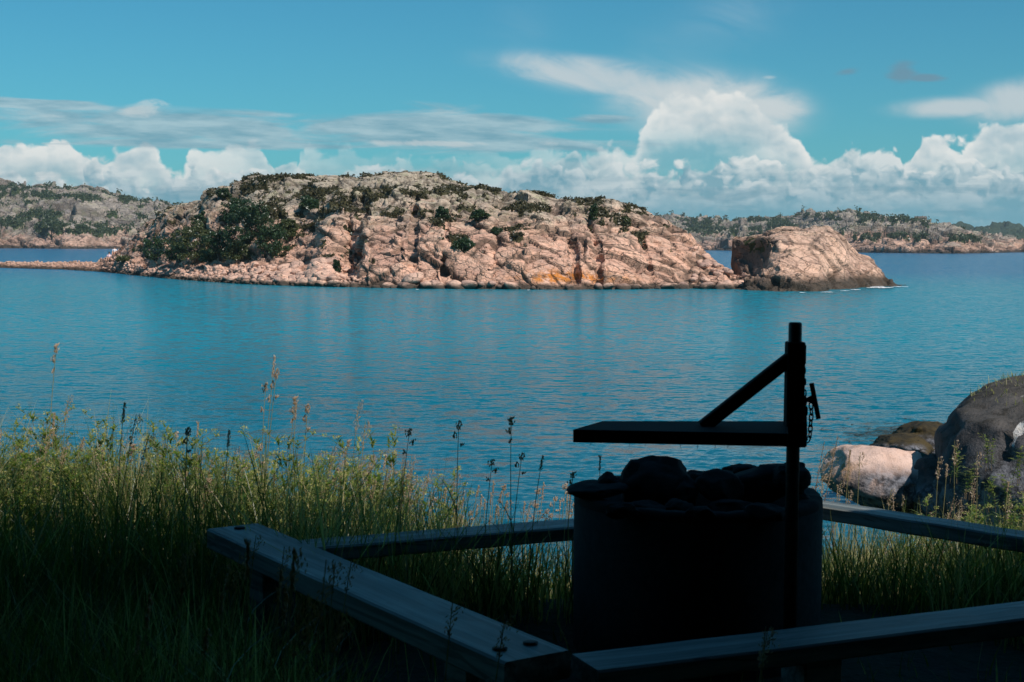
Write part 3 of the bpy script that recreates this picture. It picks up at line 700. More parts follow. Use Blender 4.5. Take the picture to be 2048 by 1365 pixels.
def ico(n=3):
    import bmesh
    bm = bmesh.new(); bmesh.ops.create_icosphere(bm, subdivisions=n, radius=1.0)
    v = np.array([q.co[:] for q in bm.verts]); f = np.array([[q.index for q in fc.verts] for fc in bm.faces]); bm.free(); return v, f
ICO3, ICO4, ICO5 = ico(3), ico(4), ico(5)
def stone_shape(seed, base=ICO3, facets=14, cut=.72, rough=.05):
    """a boulder: a ball cut back by random planes, then roughened"""
    v, f = base; R_ = np.random.default_rng(seed); q = v.copy()
    for _ in range(facets):
        n = R_.normal(size=3); n /= np.linalg.norm(n); h = R_.uniform(cut, .98); d = q @ n - h
        q = q - np.outer(np.maximum(d, 0) * .92, n)
    q = q * (1 + rough * (fbm(q * 2.2 + seed, 4, seed) - .5)[:, None] * 2 + rough * .4 * (vnoise(q * 9 + seed, seed + 1) - .5)[:, None])
    return q, f
def pit_stone(px, py, D, wx, wz, wy, seed, label, mat=M_soot_shade, rot=0.0, cut=.8, name='stone', rough=.09):
    c = at(px, py, D); q, f = stone_shape(seed, ICO4, 12 if cut > .8 else 16, cut, rough); hq, jq = blocks(q * 1.6 + seed, seed); q = q * (1 + .07 * hq)[:, None]
    s = D / FPX; q = q * np.array([wx * s / 2, wy / 2, wz * s / 2])
    if rot: cc, ss = math.cos(rot), math.sin(rot); q = np.stack([q[:, 0] * cc + q[:, 2] * ss, q[:, 1], -q[:, 0] * ss + q[:, 2] * cc], 1)
    o = mesh_np(name, q, f, mat, smooth=True, attrs={}); o.location = c
    tag(o, label, 'stone', 'stones heaped in the fire pit'); return o
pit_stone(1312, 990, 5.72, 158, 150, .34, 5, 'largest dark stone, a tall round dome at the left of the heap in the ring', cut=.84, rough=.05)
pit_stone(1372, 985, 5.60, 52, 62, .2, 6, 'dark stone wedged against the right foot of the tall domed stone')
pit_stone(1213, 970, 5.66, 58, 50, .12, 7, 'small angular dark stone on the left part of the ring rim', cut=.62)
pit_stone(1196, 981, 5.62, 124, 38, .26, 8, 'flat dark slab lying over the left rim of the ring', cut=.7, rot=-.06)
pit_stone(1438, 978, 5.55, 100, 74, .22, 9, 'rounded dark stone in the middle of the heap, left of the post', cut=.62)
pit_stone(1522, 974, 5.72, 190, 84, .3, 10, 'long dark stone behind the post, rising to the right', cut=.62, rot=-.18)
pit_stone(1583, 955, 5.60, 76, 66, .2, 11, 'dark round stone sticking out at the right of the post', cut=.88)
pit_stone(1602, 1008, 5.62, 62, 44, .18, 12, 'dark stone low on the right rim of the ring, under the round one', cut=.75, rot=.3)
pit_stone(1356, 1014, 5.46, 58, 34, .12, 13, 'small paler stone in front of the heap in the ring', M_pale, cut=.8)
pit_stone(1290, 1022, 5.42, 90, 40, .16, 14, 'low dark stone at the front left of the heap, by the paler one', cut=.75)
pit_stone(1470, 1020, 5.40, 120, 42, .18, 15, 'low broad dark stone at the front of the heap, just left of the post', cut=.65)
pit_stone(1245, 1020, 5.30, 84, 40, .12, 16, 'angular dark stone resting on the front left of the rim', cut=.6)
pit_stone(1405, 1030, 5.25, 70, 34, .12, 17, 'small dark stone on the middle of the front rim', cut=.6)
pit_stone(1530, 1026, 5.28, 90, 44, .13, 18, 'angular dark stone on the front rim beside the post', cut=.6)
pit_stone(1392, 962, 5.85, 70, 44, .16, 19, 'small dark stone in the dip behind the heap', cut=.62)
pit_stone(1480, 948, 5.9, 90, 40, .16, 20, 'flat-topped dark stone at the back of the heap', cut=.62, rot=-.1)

# ---- the swing grill
DG = 5.12; pc = at(1586, 900, DG); PX, PY = pc.x, DG
def zat(py, D=DG, px=1586): return at(px, py, D).z
def xat(px, D=DG, py=800): return at(px, py, D).x
grill = empty('swing_grill', (PX, PY, GZ)); tag(grill, 'black iron swing grill on a pipe post beside the concrete ring', 'grill')
def gl(v): return Vector(v) - Vector((PX, PY, GZ))
k = MB(); k.tube([gl((PX, PY, GZ - .2)), gl((PX, PY, zat(650))), gl((PX, PY, zat(646)))], [.0243, .0243, .0225], 20); k.tube([gl((PX, PY, zat(646))), gl((PX, PY, zat(645)))], [.0225, .0180], 20); k.build('post', M_steel, grill, True)
k = MB(); zt, zb = zat(684), zat(846); k.box(gl((PX + .001, PY, (zt + zb) / 2)), (.064, .064, zt - zb), None, .004); k.build('sleeve', M_iron, grill)
k = MB(); zt2, zb2 = zat(841), zat(893); k.box(gl((PX + .006, PY, (zt2 + zb2) / 2)), (.074, .078, zt2 - zb2), None, .006); k.build('collar', M_iron, grill)
# plate: a shallow iron pan with a rim, its far side wider than it is deep
zP = EYE - .652
NL, NR, FR, FL = Vector((xat(1148, 5.0, 860), 4.98, zP)), Vector((xat(1574, 4.90, 860), 4.90, zP)), Vector((xat(1574, 5.24, 846), 5.24, zP)), Vector((xat(1206, 5.22, 846), 5.22, zP))
th = .046
k = MB(); t_ = Vector((0, 0, -th))
for a, b_ in ((NL, NR), (NR, FR), (FR, FL), (FL, NL)):
    m_ = (a + b_) / 2; cen = (NL + NR + FR + FL) / 4; inn = (cen - m_).normalized() * .004
    k.beam(gl(a + t_ / 2), gl(b_ + t_ / 2), .008, th, .002, over=.006)
k.build('grate_frame', M_iron, grill)
k = MB(); ins = [p + ((NL + NR + FR + FL) / 4 - p) * .012 for p in (NL, NR, FR, FL)]
tt_, bb_ = Vector((0, 0, -.0005)), Vector((0, 0, -.008)); vs = [gl(p + tt_) for p in ins] + [gl(p + bb_) for p in ins]
k.add(vs, [(0, 1, 2, 3), (7, 6, 5, 4), (0, 4, 5, 1), (1, 5, 6, 2), (2, 6, 7, 3), (3, 7, 4, 0)]); k.build('griddle_plate', M_iron, grill)
R_ = random.Random(4)
for px_ in (1182, 1258, 1288, 1356, 1390, 1424, 1449):
    k = MB(); a = NL.lerp(NR, (px_ - 1148) / 412) + Vector((0, .01, -th)); z = R_.uniform(.008, .022); dx = R_.uniform(-.006, .008)
    k.tube([gl(a), gl(a + Vector((dx * .4, 0, -z * .6))), gl(a + Vector((dx, 0, -z)))], [.0012, .0009, .0005], 5)
    k.build('grease_drip', M_iron, grill)
# brace
a = Vector((PX - .005, PY, zat(712))); b_ = Vector((xat(1403, 5.12, 852), 5.10, zP - .006))
k = MB(); k.beam(gl(a), gl(b_), .04, .046, .004); k.build('brace', M_iron, grill)
# support arm from collar under the plate
k = MB(); k.beam(gl((PX - .02, PY - .01, zP - .026)), gl((xat(1400), 5.08, zP - .026)), .05, .03, .003); k.build('arm', M_iron, grill)
# lug plate beside the sleeve, chains, tightener and handle
k = MB(); k.box(gl((xat(1606), PY, (zat(690) + zat(728)) / 2)), (.012, .03, zat(690) - zat(728)), None, .002); k.build('chain_lug', M_iron, grill)
def link_mesh(L=.026, W=.015, r=.0026):
    k = MB(); pts = []
    for i in range(17):
        t = 2 * math.pi * i / 16; pts.append((math.cos(t) * W / 2, 0, math.sin(t) * W / 2 + (L - W) / 2 * (1 if math.sin(t) > 1e-6 else -1 if math.sin(t) < -1e-6 else 0)))
    k.tube(pts, r, 7, caps=False); return k
def chain(pts, first=[None]):
    """links laid end to end along a polyline"""
    P = [Vector(p) for p in pts]; step = .0205; out = []; carry = 0; n = 0
    for a, b_ in zip(P[:-1], P[1:]):
        L = (b_ - a).length; t = carry
        while t < L:
            if first[0] is None: o = link_mesh().build('chain_link', M_iron, grill, True); first[0] = o
            else: o = first[0].copy(); COL.objects.link(o); o.parent = grill
            o.location = gl(a.lerp(b_, t / L)); q = (b_ - a).to_track_quat('Z', 'Y') @ Matrix.Rotation(math.pi / 2 * (n % 2) + .35, 3, 'Z').to_quaternion()
            o.rotation_mode = 'QUATERNION'; o.rotation_quaternion = q; t += step; n += 1
        carry = t - L
def gp(px, py, dy=0.0): return at(px, py, DG - .01 + dy)
chain([gp(1606, 730), gp(1608, 792)])
k = MB(); k.tube([gl(gp(1609, 792)), gl(gp(1609.5, 796)), gl(gp(1610, 806)), gl(gp(1610.5, 812))], [.004, .0075, .0075, .004], 10); k.tube([gl(gp(1610, 812)), gl(gp(1611, 816)), gl(gp(1611, 828)), gl(gp(1611, 834))], [.004, .0085, .0085, .004], 10); k.build('tightener', M_iron, grill, True)
k = MB(); k.tube([gl(gp(1611, 834)), gl(gp(1612, 872))], .0052, 8); k.build('chain_rod', M_iron, grill, True)
chain([gp(1612, 874), gp(1615, 882), gp(1620, 872), gp(1621, 850), gp(1623, 826), gp(1622, 812)])
k = MB(); k.tube([gl(gp(1598, 802)), gl(gp(1624, 800))], [.0062, .0062], 10); k.tube([gl(gp(1612, 801)), gl(gp(1618, 800)), gl(gp(1626, 799))], [.0062, .011, .017], 10); k.build('handle_stub', M_iron, grill, True)
k = MB(); k.tube([gl(gp(1623, 767)), gl(gp(1637, 838))], .0088, 12); k.build('handle', M_iron, grill, True)

# ================================================================ unseen shelter added over the viewer to shade the foreground
sh = empty('added_shade_shelter', (0, -1, GZ)); tag(sh, 'unseen timber shelter added over the viewer to shade the foreground', 'shelter')
def sl(v): return Vector(v) - Vector((0, -1, GZ))
EV = 4.95
k = MB()
for i in range(44):
    x = -8 + i * .42; k.box(sl((x + .2, (EV - 7) / 2, 4.62 + (i % 2) * .032)), (.48, EV + 7, .028))
k.build('shade_roof', M_dark, sh)
k = MB()
for y in (-5.5, -2, 1.6): k.box(sl((.8, y, 4.51)), (17.4, .12, .18))
k.build('shade_rafters', M_dark, sh)
k = MB()
for i in range(42): k.box(sl((-7.6 + i * .42, -6.6 + (i % 2) * .034, 3.15)), (.48, .03, 2.9))
k.build('shade_back_wall', M_dark, sh)
for sx in (-7.7, 9.6):
    k = MB()
    for i in range(26): k.box(sl((sx + (i % 2) * .034, -6.4 + i * .42, 3.15)), (.03, .48, 2.9))
    k.build('shade_side_wall', M_dark, sh)
for sx in (-7.5, 9.4):
    k = MB(); k.box(sl((sx, 4.4, 3.1)), (.16, .16, 3.0), None, .01); k.build('shade_corner_post', M_dark, sh)
# ================================================================ plants near the viewer
M_grass = leaf_mat('grass_blades', (.040, .082, .02), (.145, .175, .05), .45, (.60, .50, .27))
M_herb = leaf_mat('herb_leaves', (.06, .135, .03), (.17, .24, .06), .5, (.50, .46, .17))
M_seed = leaf_mat('seed_heads', (.44, .33, .22), (.55, .40, .32), .4, (.10, .075, .05))
M_stalk = leaf_mat('stalks', (.20, .21, .08), (.36, .30, .16), .3, (.20, .09, .06))
def blades(B, h, az, lean, w, seg=4, rnd=None, dry=None, curl=1.6, twist=None):
    """ribbon blades; all arguments are arrays"""
    n = len(h); t = np.linspace(0, 1, seg + 1)[None, :]
    dx, dy = np.cos(az)[:, None], np.sin(az)[:, None]
    out = (lean[:, None] * t ** curl) * h[:, None]; up = h[:, None] * (t - .28 * np.minimum(lean, 1.2)[:, None] * t ** 2.2)
    wz = w[:, None] * (1 - t ** 2.2) * .5; tw = az + math.pi / 2 if twist is None else twist
    px_, py_ = np.cos(tw)[:, None] * wz, np.sin(tw)[:, None] * wz
    cx, cy, cz = B[:, 0:1] + dx * out, B[:, 1:2] + dy * out, B[:, 2:3] + up
    Lf = np.stack([cx - px_, cy - py_, cz], -1)[:, :-1]; Rt = np.stack([cx + px_, cy + py_, cz], -1)[:, :-1]; tip = np.stack([cx, cy, cz], -1)[:, -1:]
    Vt = np.concatenate([Lf, Rt, tip], 1); m = 2 * seg + 1; o = (np.arange(n) * m)[:, None]
    Q = [np.stack([o[:, 0] + i, o[:, 0] + seg + i, o[:, 0] + seg + i + 1, o[:, 0] + i + 1], 1) for i in range(seg - 1)]
    T_ = np.stack([o[:, 0] + seg - 1, o[:, 0] + 2 * seg - 1, o[:, 0] + 2 * seg], 1)
    at_ = {'rnd': np.repeat(rnd, m), 'dry': np.repeat(dry, m)}
    return Vt.reshape(-1, 3), [np.concatenate(Q), T_], at_
def grass_height(X, Y):
    left = smooth01(-X, -.6, 1.0)
    h = .34 + .40 * left + .14 * smooth01(X, 1.2, 2.4)
    return h
def clear_mask(X, Y):
    """where grass may stand: not inside the pit frame or the ring"""
    c = np.ones(len(X), bool)
    poly = [(0.12, 4.2), (2.75, 5.05), (1.5, 6.42), (-.82, 5.66)]
    ins = np.ones(len(X), bool)
    for i in range(4):
        a, b = poly[i], poly[(i + 1) % 4]
        ins &= ((b[0] - a[0]) * (Y - a[1]) - (b[1] - a[1]) * (X - a[0])) > .03
    c &= ~ins | (np.random.default_rng(1).random(len(X)) < .035)
    c &= np.hypot(X - RC.x, Y - RC.y) > RR + .03
    # not through the left beam
    ab = fa - na; L = ab.length; u = ((X - na.x) * ab.x + (Y - na.y) * ab.y) / L; v = ((X - na.x) * -ab.y + (Y - na.y) * ab.x) / L
    c &= ~((u > -.06) & (u < L + .04) & (np.abs(v) < .15))
    return c
def scatter(n, seed, y0=2.2, y1=14.0, pw=1.0):
    R_ = np.random.default_rng(seed); Y = y0 + (y1 - y0) * R_.random(n) ** pw; X = (R_.random(n) * 2 - 1) * (Y * .40 + .9)
    return X, Y, R_
def build_grass():
    X, Y, R_ = scatter(150000, 11, 2.3, 13.2)
    dens = fbm(np.stack([X, Y, 0 * X], 1) / .45, 3, 401)
    k = clear_mask(X, Y) & (R_.random(len(X)) < np.clip(.35 + dens * 1.1, 0, 1)) & (R_.random(len(X)) < np.where(X > 1.0, 1, np.where(X > .0, .62, 1))); X, Y = X[k], Y[k]; n = len(X)
    Z = ground_z(X, Y) - .02
    cl = fbm(np.stack([X, Y, 0 * X], 1) / .35, 3, 411)
    h = grass_height(X, Y) * (.45 + .75 * R_.random(n)) * (.6 + .8 * cl)
    # blades by the beams stay short enough not to grow through them
    near = (Y < 5.9) & (X > -1.5); h = np.where(near & (X > 0), h * .5, h)
    ab = fa - na; L = ab.length; u = ((X - na.x) * ab.x + (Y - na.y) * ab.y) / L; vv = ((X - na.x) * -ab.y + (Y - na.y) * ab.x) / L
    h = np.where((vv > 0) & (u < L * 1.05), np.minimum(h, .30 + .25 * R_.random(n) ** 3), h)
    dry = (R_.random(n) < .12 + .25 * smooth01(X, -1.6, -.9) * (1 - smooth01(X, .0, .5)) + .35 * smooth01(cl, .55, .7)) * R_.uniform(.4, 1, n)
    v, f, a = blades(np.stack([X, Y, Z], 1), h, R_.uniform(0, 2 * np.pi, n), R_.uniform(.08, .75, n) ** 1.2, R_.uniform(.0035, .0085, n), 4, R_.random(n), dry, twist=R_.uniform(0, np.pi, n))
    o = mesh_np('grass', v, f, M_grass, attrs=a); tag(o, 'dense green and straw-coloured grass round the fire pit and down to the water', 'grass', None, 'stuff')
build_grass()

# prototypes of tall stalks with seed heads; each copy is one plant
def stalk_proto(kind, seed, name='grass_stalk'):
    R_ = random.Random(seed); root = empty(name)
    h = 1.0; bend = R_.uniform(.02, .10); pts = [Vector((bend * t * t, .02 * math.sin(t * 4 + seed) * t, h * t)) for t in [i / 9 for i in range(10)]]
    k = MB(); k.tube(pts, [.0030 - .0016 * i / 9 for i in range(10)], 5)
    st = k.build('stem', M_stalk, root)
    k = MB(); tip = pts[-1]; d = (pts[-1] - pts[-2]).normalized()
    def spik(c, ax, L, r):
        ax = ax.normalized(); s_ = ax.orthogonal().normalized(); t_ = ax.cross(s_)
        k.add([c - ax * L / 2, c + s_ * r, c + t_ * r, c - s_ * r, c - t_ * r, c + ax * L / 2], [(0, 2, 1), (0, 3, 2), (0, 4, 3), (0, 1, 4), (5, 1, 2), (5, 2, 3), (5, 3, 4), (5, 4, 1)])
    k.tube([tip - d * {'cocksfoot': .12, 'spike': .09, 'plume': .15}.get(kind, .36), tip], [.0007, .0005], 4)
    if kind == 'cocksfoot':      # dense one-sided tufts
        for c0, n, sz in ((0.0, 26, .017), (-.05, 14, .012), (-.10, 8, .008)):
            off = Vector((R_.uniform(-.02, .02), R_.uniform(-.01, .01), 0)) if c0 else Vector()
            for i in range(n):
                c = tip + d * (c0 + R_.uniform(-.5, .5) * sz * 2.4) + off + Vector((R_.gauss(0, sz * .42), R_.gauss(0, sz * .42), 0)); spik(c, Vector((R_.uniform(-.5, .5), R_.uniform(-.5, .5), 1)), .018, .0036)
    elif kind == 'spike':        # narrow cylinder
        for i in range(44):
            t = i / 44; spik(tip - d * .085 * t + Vector((R_.gauss(0, .0032), R_.gauss(0, .0032), 0)), Vector((R_.uniform(-.4, .4), R_.uniform(-.4, .4), 1)), .012, .0027)
    elif kind == 'plume':        # loose pinkish panicle, nodding
        for i in range(60):
            t = R_.random(); w = .012 * math.sin(math.pi * (.15 + .8 * t)); c = tip - d * .14 * t + Vector((R_.gauss(0, w) + .02 * (1 - t) ** 2, R_.gauss(0, w), 0)); spik(c, Vector((R_.uniform(-.5, .9), R_.uniform(-.4, .4), 1)), .015, .0022)
    else:                        # dock: whorls of rusty seeds along the stem
        for i in range(90):
            t = R_.random() ** .8; c = tip - d * .34 * t + Vector((R_.gauss(0, .009 + .01 * t), R_.gauss(0, .009), R_.gauss(0, .004))); spik(c, Vector((R_.uniform(-1, 1), R_.uniform(-1, 1), .6)), .008, .0028)
        for i in range(4):
            t = .1 + .08 * i; a_ = R_.uniform(0, 6.28); b0 = tip - d * t * 1.6; e = b0 + Vector((math.cos(a_) * .06, math.sin(a_) * .06, .10)); k.tube([b0, b0.lerp(e, .5) + Vector((0, 0, -.01)), e], .001, 4)
            for j in range(18): spik(b0.lerp(e, R_.random()) + Vector((R_.gauss(0, .005), R_.gauss(0, .005), 0)), Vector((R_.uniform(-1, 1), R_.uniform(-1, 1), .6)), .008, .0028)
    hd = k.build('seed_head', M_seed, root)
    for o, dr in ((st, 0 if kind != 'dock' else .7), (hd, .0)):
        nv = len(o.data.vertices); r = np.random.default_rng(seed).random(nv)
        for nm, a in (('rnd', r), ('dry', np.full(nv, dr))):
            at_ = o.data.attributes.new(nm, 'FLOAT', 'POINT'); at_.data.foreach_set('value', a.astype(np.float32))
    # leaf blades on the stem
    n = 2; rr = np.random.default_rng(seed); zb = rr.uniform(.1, .55, n)
    v, f, a = blades(np.stack([bend * zb ** 2, 0 * zb, zb], 1), rr.uniform(.14, .3, n), rr.uniform(0, 6.28, n), rr.uniform(.5, 1.1, n), np.full(n, .006), 4, rr.random(n), np.zeros(n))
    m_ = len(v) // n
    for i in range(n): mesh_np('leaf_blade', v[i * m_:(i + 1) * m_], [q[(q[:, 0] // m_) == i] - i * m_ for q in f], M_grass, root, attrs={kk: x[i * m_:(i + 1) * m_] for kk, x in a.items()})
    return root
def copy_tree(o, parent=None):
    c = o.copy(); COL.objects.link(c)
    if parent: c.parent = parent
    for ch in list(o.children): copy_tree(ch, c)
    return c
protos = {}; used = {}
def plant(kind, maker, v, loc, s, rz, tilt, label, cat, group, sxy=None):
    key = (kind, v)
    if key not in protos: protos[key] = maker(kind, 60 + v * 7 + len(kind)); o = protos[key]
    else: o = copy_tree(protos[key])
    o.location = loc; o.rotation_euler = (tilt[0], tilt[1], rz); o.scale = (sxy or s, sxy or s, s); tag(o, label, cat, group); return o
def stalk_at(px, py, Y, kind, v, label=None, lean=0.0, grp='tall grass stalks standing above the meadow'):
    """a stalk whose head stands at this sight line, rooted in the ground at depth Y"""
    t = at(px, py, Y); gx = t.x - lean; gz = float(ground_z(np.array([gx]), np.array([Y]))[0]); h = t.z - gz
    return plant(kind, stalk_proto, v, (gx, Y, gz), max(h, .1), random.Random(px).uniform(-.5, .5) if kind != 'plume' else 0, (0, math.atan2(lean, h) * .9), label, 'grass stalk', grp, .95)
named = [
 (84, 696, 7.2, 'cocksfoot', 0, 0, 'thin stalk with loose tufts, the tallest at the far left'),
 (531, 712, 7.0, 'spike', 0, .05, 'tallest stalk, with a narrow pale spike, left of centre against the water'),
 (541, 744, 6.9, 'cocksfoot', 1, .08, 'stalk with a dark thick tuft just under the tallest spike'),
 (508, 775, 7.1, 'cocksfoot', 2, -.03, 'stalk with a small pale tuft left of the two tallest stalks'),
 (563, 800, 7.1, 'cocksfoot', 0, 0, 'stalk with a pale double tuft right of the tallest spike'),
 (582, 805, 7.2, 'spike', 1, 0, 'short pale spike beside the pale double tuft'),
 (603, 815, 7.0, 'cocksfoot', 1, .02, 'brown tufted stalk above the pinkish plumes left of centre'),
 (700, 800, 7.3, 'plume', 0, .03, 'pinkish feathery stalk standing alone above the meadow'),
 (723, 842, 7.2, 'plume', 1, .05, 'pink plume leaning right, beside the lone feathery stalk'),
 (792, 865, 6.05, 'cocksfoot', 2, 0, 'small dark tuft on a thin stalk right of the herbs'),
 (893, 850, 6.0, 'cocksfoot', 1, -.06, 'dark nodding tuft on a thin stalk over the water, right of centre'),
 (986, 843, 6.0, 'cocksfoot', 0, -.10, 'dark loose tuft on a long leaning stalk over the water'),
 (1021, 912, 6.0, 'cocksfoot', 1, 0, 'thick dark tuft left of the ring, second from the ring'),
 (1064, 910, 6.0, 'spike', 0, .02, 'small dark spike nearest the left end of the grill'),
 (955, 926, 6.0, 'cocksfoot', 2, -.03, 'small dark tuft low over the water between the nodding tufts'),
 (1112, 950, 6.0, 'cocksfoot', 0, -.05, 'leaning dark tuft just left of the ring'),
 (1188, 912, 6.0, 'spike', 1, -.03, 'thin dark stalk rising behind the slab on the ring'),
 (227, 806, 6.05, 'spike', 0, 0, 'dark spike above the yellow herbs at the left'),
 (119, 790, 7.1, 'plume', 0, .03, 'brown feathery stalk at the left, above the herbs'),
 (98, 826, 7.1, 'spike', 1, 0, 'dark upright spike low at the left among yellow herbs'),
 (267, 824, 6.05, 'plume', 1, .14, 'dark stalk leaning far to the right, left part of the meadow'),
 (285, 857, 6.05, 'plume', 0, .16, 'dark arching stalk just under the far leaning one'),
 (366, 860, 6.05, 'cocksfoot', 1, .02, 'dark small tuft between the arching stalks and the next spike'),
 (435, 862, 6.05, 'spike', 0, 0, 'dark upright spike left of the tallest stalks'),
 (386, 845, 7.2, 'spike', 1, 0, 'slim stalk in the gap left of centre'),
 (1658, 870, 6.8, 'dock', 0, .07, 'pinkish dock stem leaning right beside the grill post'),
 (1632, 880, 6.7, 'dock', 1, .05, 'second pinkish dock stem, nearer the grill post'),
 (1886, 882, 7.4, 'plume', 0, -.10, 'pale seed stalk leaning left in front of the dark boulder'),
 (1945, 905, 7.3, 'plume', 1, -.04, 'pale seed stalk upright in front of the dark boulder'),
 (1876, 930, 7.2, 'spike', 0, -.01, 'pale straw spike in front of the shaded foot of the dark boulder'),
 (1855, 915, 7.2, 'plume', 0, -.06, 'straw-coloured stalk in front of the pink boulder\'s right end'),
 (1690, 900, 7.3, 'spike', 1, 0, 'dark spike in front of the pink boulder\'s left end'),
 (1712, 905, 7.3, 'plume', 1, .0, 'feathery stalk before the pink boulder, just right of the dark spike'),
 (1622, 950, 6.7, 'plume', 0, -.06, 'pale nodding plume between the ring and the pink boulder'),
]
for px, py, Y, kd, v, ln, lb in named: stalk_at(px, py, Y, kd, v, lb, ln)
R_ = random.Random(77)
for i in range(120):
    px = R_.uniform(-40, 930); Y = R_.uniform(6.6, 9.0)
    top = np.interp(px, [-40, 0, 300, 430, 520, 640, 760, 900, 1000], [880, 870, 880, 910, 890, 880, 915, 955, 990]); py = top + R_.uniform(-20, 70)
    stalk_at(px, py, Y, R_.choice(['plume', 'plume', 'spike', 'cocksfoot', 'dock', 'plume']), R_.randrange(3), 'pale seed stalk among the herbs and grass on the left bank', R_.uniform(-.05, .16), 'seed stalks in the left meadow')
for i in range(34):
    px = R_.uniform(880, 1145); stalk_at(px, R_.uniform(960, 1040), R_.uniform(6.7, 8.2), R_.choice(['spike', 'plume', 'cocksfoot', 'spike']), R_.randrange(3), 'thin stalk in the sparse grass left of the ring', R_.uniform(-.08, .08), 'thin stalks by the ring')
for i in range(28):
    px = R_.uniform(1640, 2090); stalk_at(px, R_.uniform(955, 1040), R_.uniform(6.9, 8.6), R_.choice(['spike', 'plume', 'dock', 'plume']), R_.randrange(3), 'seed stalk in the grass in front of the boulders on the right', R_.uniform(-.12, .12), 'seed stalks on the right')
for i in range(16):
    px = R_.uniform(300, 1000); py = R_.uniform(1080, 1280); Y = 2.9 + R_.random() * 1.1
    if 1 : stalk_at(px * .75, py, Y, R_.choice(['spike', 'plume']), R_.randrange(3), 'shaded grass stalk in front of the left seat beam', R_.uniform(-.08, .08), 'shaded stalks in front')
# a few that stand before the beams' tops
for px, py, Y in ((655, 1125, 4.3), (672, 1120, 4.35), (494, 1072, 4.9), (884, 1195, 3.6), (548, 1095, 4.2), (972, 1230, 3.5), (1497, 1262, 3.6), (1516, 1255, 3.7)): stalk_at(px, py, Y, 'plume', px % 3, 'dark shaded stalk standing up in front of a seat beam', .02, 'dark stalks before the beams')

# leafy yellow-green herbs
def herb_proto(kind, seed):
    root = empty('meadow_herb'); R_ = random.Random(seed); rr = np.random.default_rng(seed)
    k = MB(); tips = []; LB_, LH, LA, LL, LW = [], [], [], [], []
    for s in range(3):
        bx, by = R_.uniform(-.06, .06), R_.uniform(-.06, .06); h = R_.uniform(.75, 1.0); dx, dy = R_.uniform(-.08, .08), R_.uniform(-.08, .08)
        pts = [Vector((bx + dx * t * t, by + dy * t * t, h * t)) for t in [i / 8 for i in range(9)]]; k.tube(pts, [.0026 - .0016 * i / 8 for i in range(9)], 5)
        for i in range(2, 9):
            p = pts[i]
            for q in range(5 if i < 7 else 6):
                LB_.append(p + Vector((0, 0, R_.uniform(-.03, .03)))); LH.append(R_.uniform(.03, .07) * (1.1 - .45 * i / 8)); LA.append(R_.uniform(0, 6.28)); LL.append(R_.uniform(.7, 1.5)); LW.append(R_.uniform(.010, .019) * (1.2 - .5 * i / 8))
        for b_ in range(5):
            i = R_.randrange(5, 9); a_ = R_.uniform(0, 6.28); L = R_.uniform(.04, .10); e = pts[i] + Vector((math.cos(a_) * L, math.sin(a_) * L, L * .9)); k.tube([pts[i], e], .0009, 4); tips.append(e)
            for q in range(4): LB_.append(pts[i].lerp(e, R_.random())); LH.append(R_.uniform(.02, .035)); LA.append(R_.uniform(0, 6.28)); LL.append(1.0); LW.append(.010)
        tips.append(pts[-1])
    st = k.build('stems', M_stalk, root)
    nv = len(st.data.vertices)
    for nm, a in (('rnd', rr.random(nv)), ('dry', np.full(nv, .55))):
        at_ = st.data.attributes.new(nm, 'FLOAT', 'POINT'); at_.data.foreach_set('value', a.astype(np.float32))
    FD = [0] * len(LH)
    for t in tips:
        for q in range(15): LB_.append(t + Vector((R_.gauss(0, .011), R_.gauss(0, .011), R_.gauss(0, .007)))); LH.append(R_.uniform(.005, .010)); LA.append(R_.uniform(0, 6.28)); LL.append(R_.uniform(.3, 1.4)); LW.append(R_.uniform(.005, .009)); FD.append(1)
    n = len(LH); FD = np.array(FD); v, f, a = blades(np.array(LB_), np.array(LH) * 1.3, np.array(LA), np.array(LL), np.array(LW), 3, rr.random(n), np.where(FD > 0, rr.uniform(.6, 1, n), rr.random(n) * .25), curl=1.0)
    mesh_np('foliage', v, f, M_herb, root, attrs=a)
    return root
def herb_at(px, py, Y, v, label, grp):
    t = at(px, py, Y); gz = float(ground_z(np.array([t.x]), np.array([Y]))[0])
    return plant('herb', herb_proto, v, (t.x, Y, gz), max(t.z - gz, .15), R_.uniform(0, 6.28), (R_.uniform(-.08, .08), R_.uniform(-.08, .08)), label, 'plant', grp, 1.0)
tops = [(20,845),(50,850),(75,835),(95,860),(150,818),(130,870),(180,870),(205,848),(250,850),(300,835),(320,845),(340,865),(360,885),(395,900),(430,882),(470,905),(520,870),(560,885),(600,880),(640,895),(690,888),(735,870),(772,885),(800,905),(835,925),(870,945),(910,965)]
for i in range(170):
    if i < len(tops): px, py = tops[i]; Y = R_.uniform(7.0, 7.8)
    else: px = R_.uniform(-60, 900); Y = R_.uniform(6.7, 9.2); py = np.interp(px, [-60, 0, 150, 300, 430, 520, 700, 800, 900], [868, 868, 862, 870, 905, 895, 900, 925, 965]) + R_.uniform(8, 100)
    herb_at(px, py, Y, i % 5, 'leafy herb with small yellow-green flower heads on the left bank', 'herbs on the left bank')
for i in range(15):
    herb_at(R_.uniform(1780, 2080), R_.uniform(985, 1050), R_.uniform(7.2, 8.6), i % 5, 'low leafy herb in front of the dark boulder on the right', 'herbs on the right')
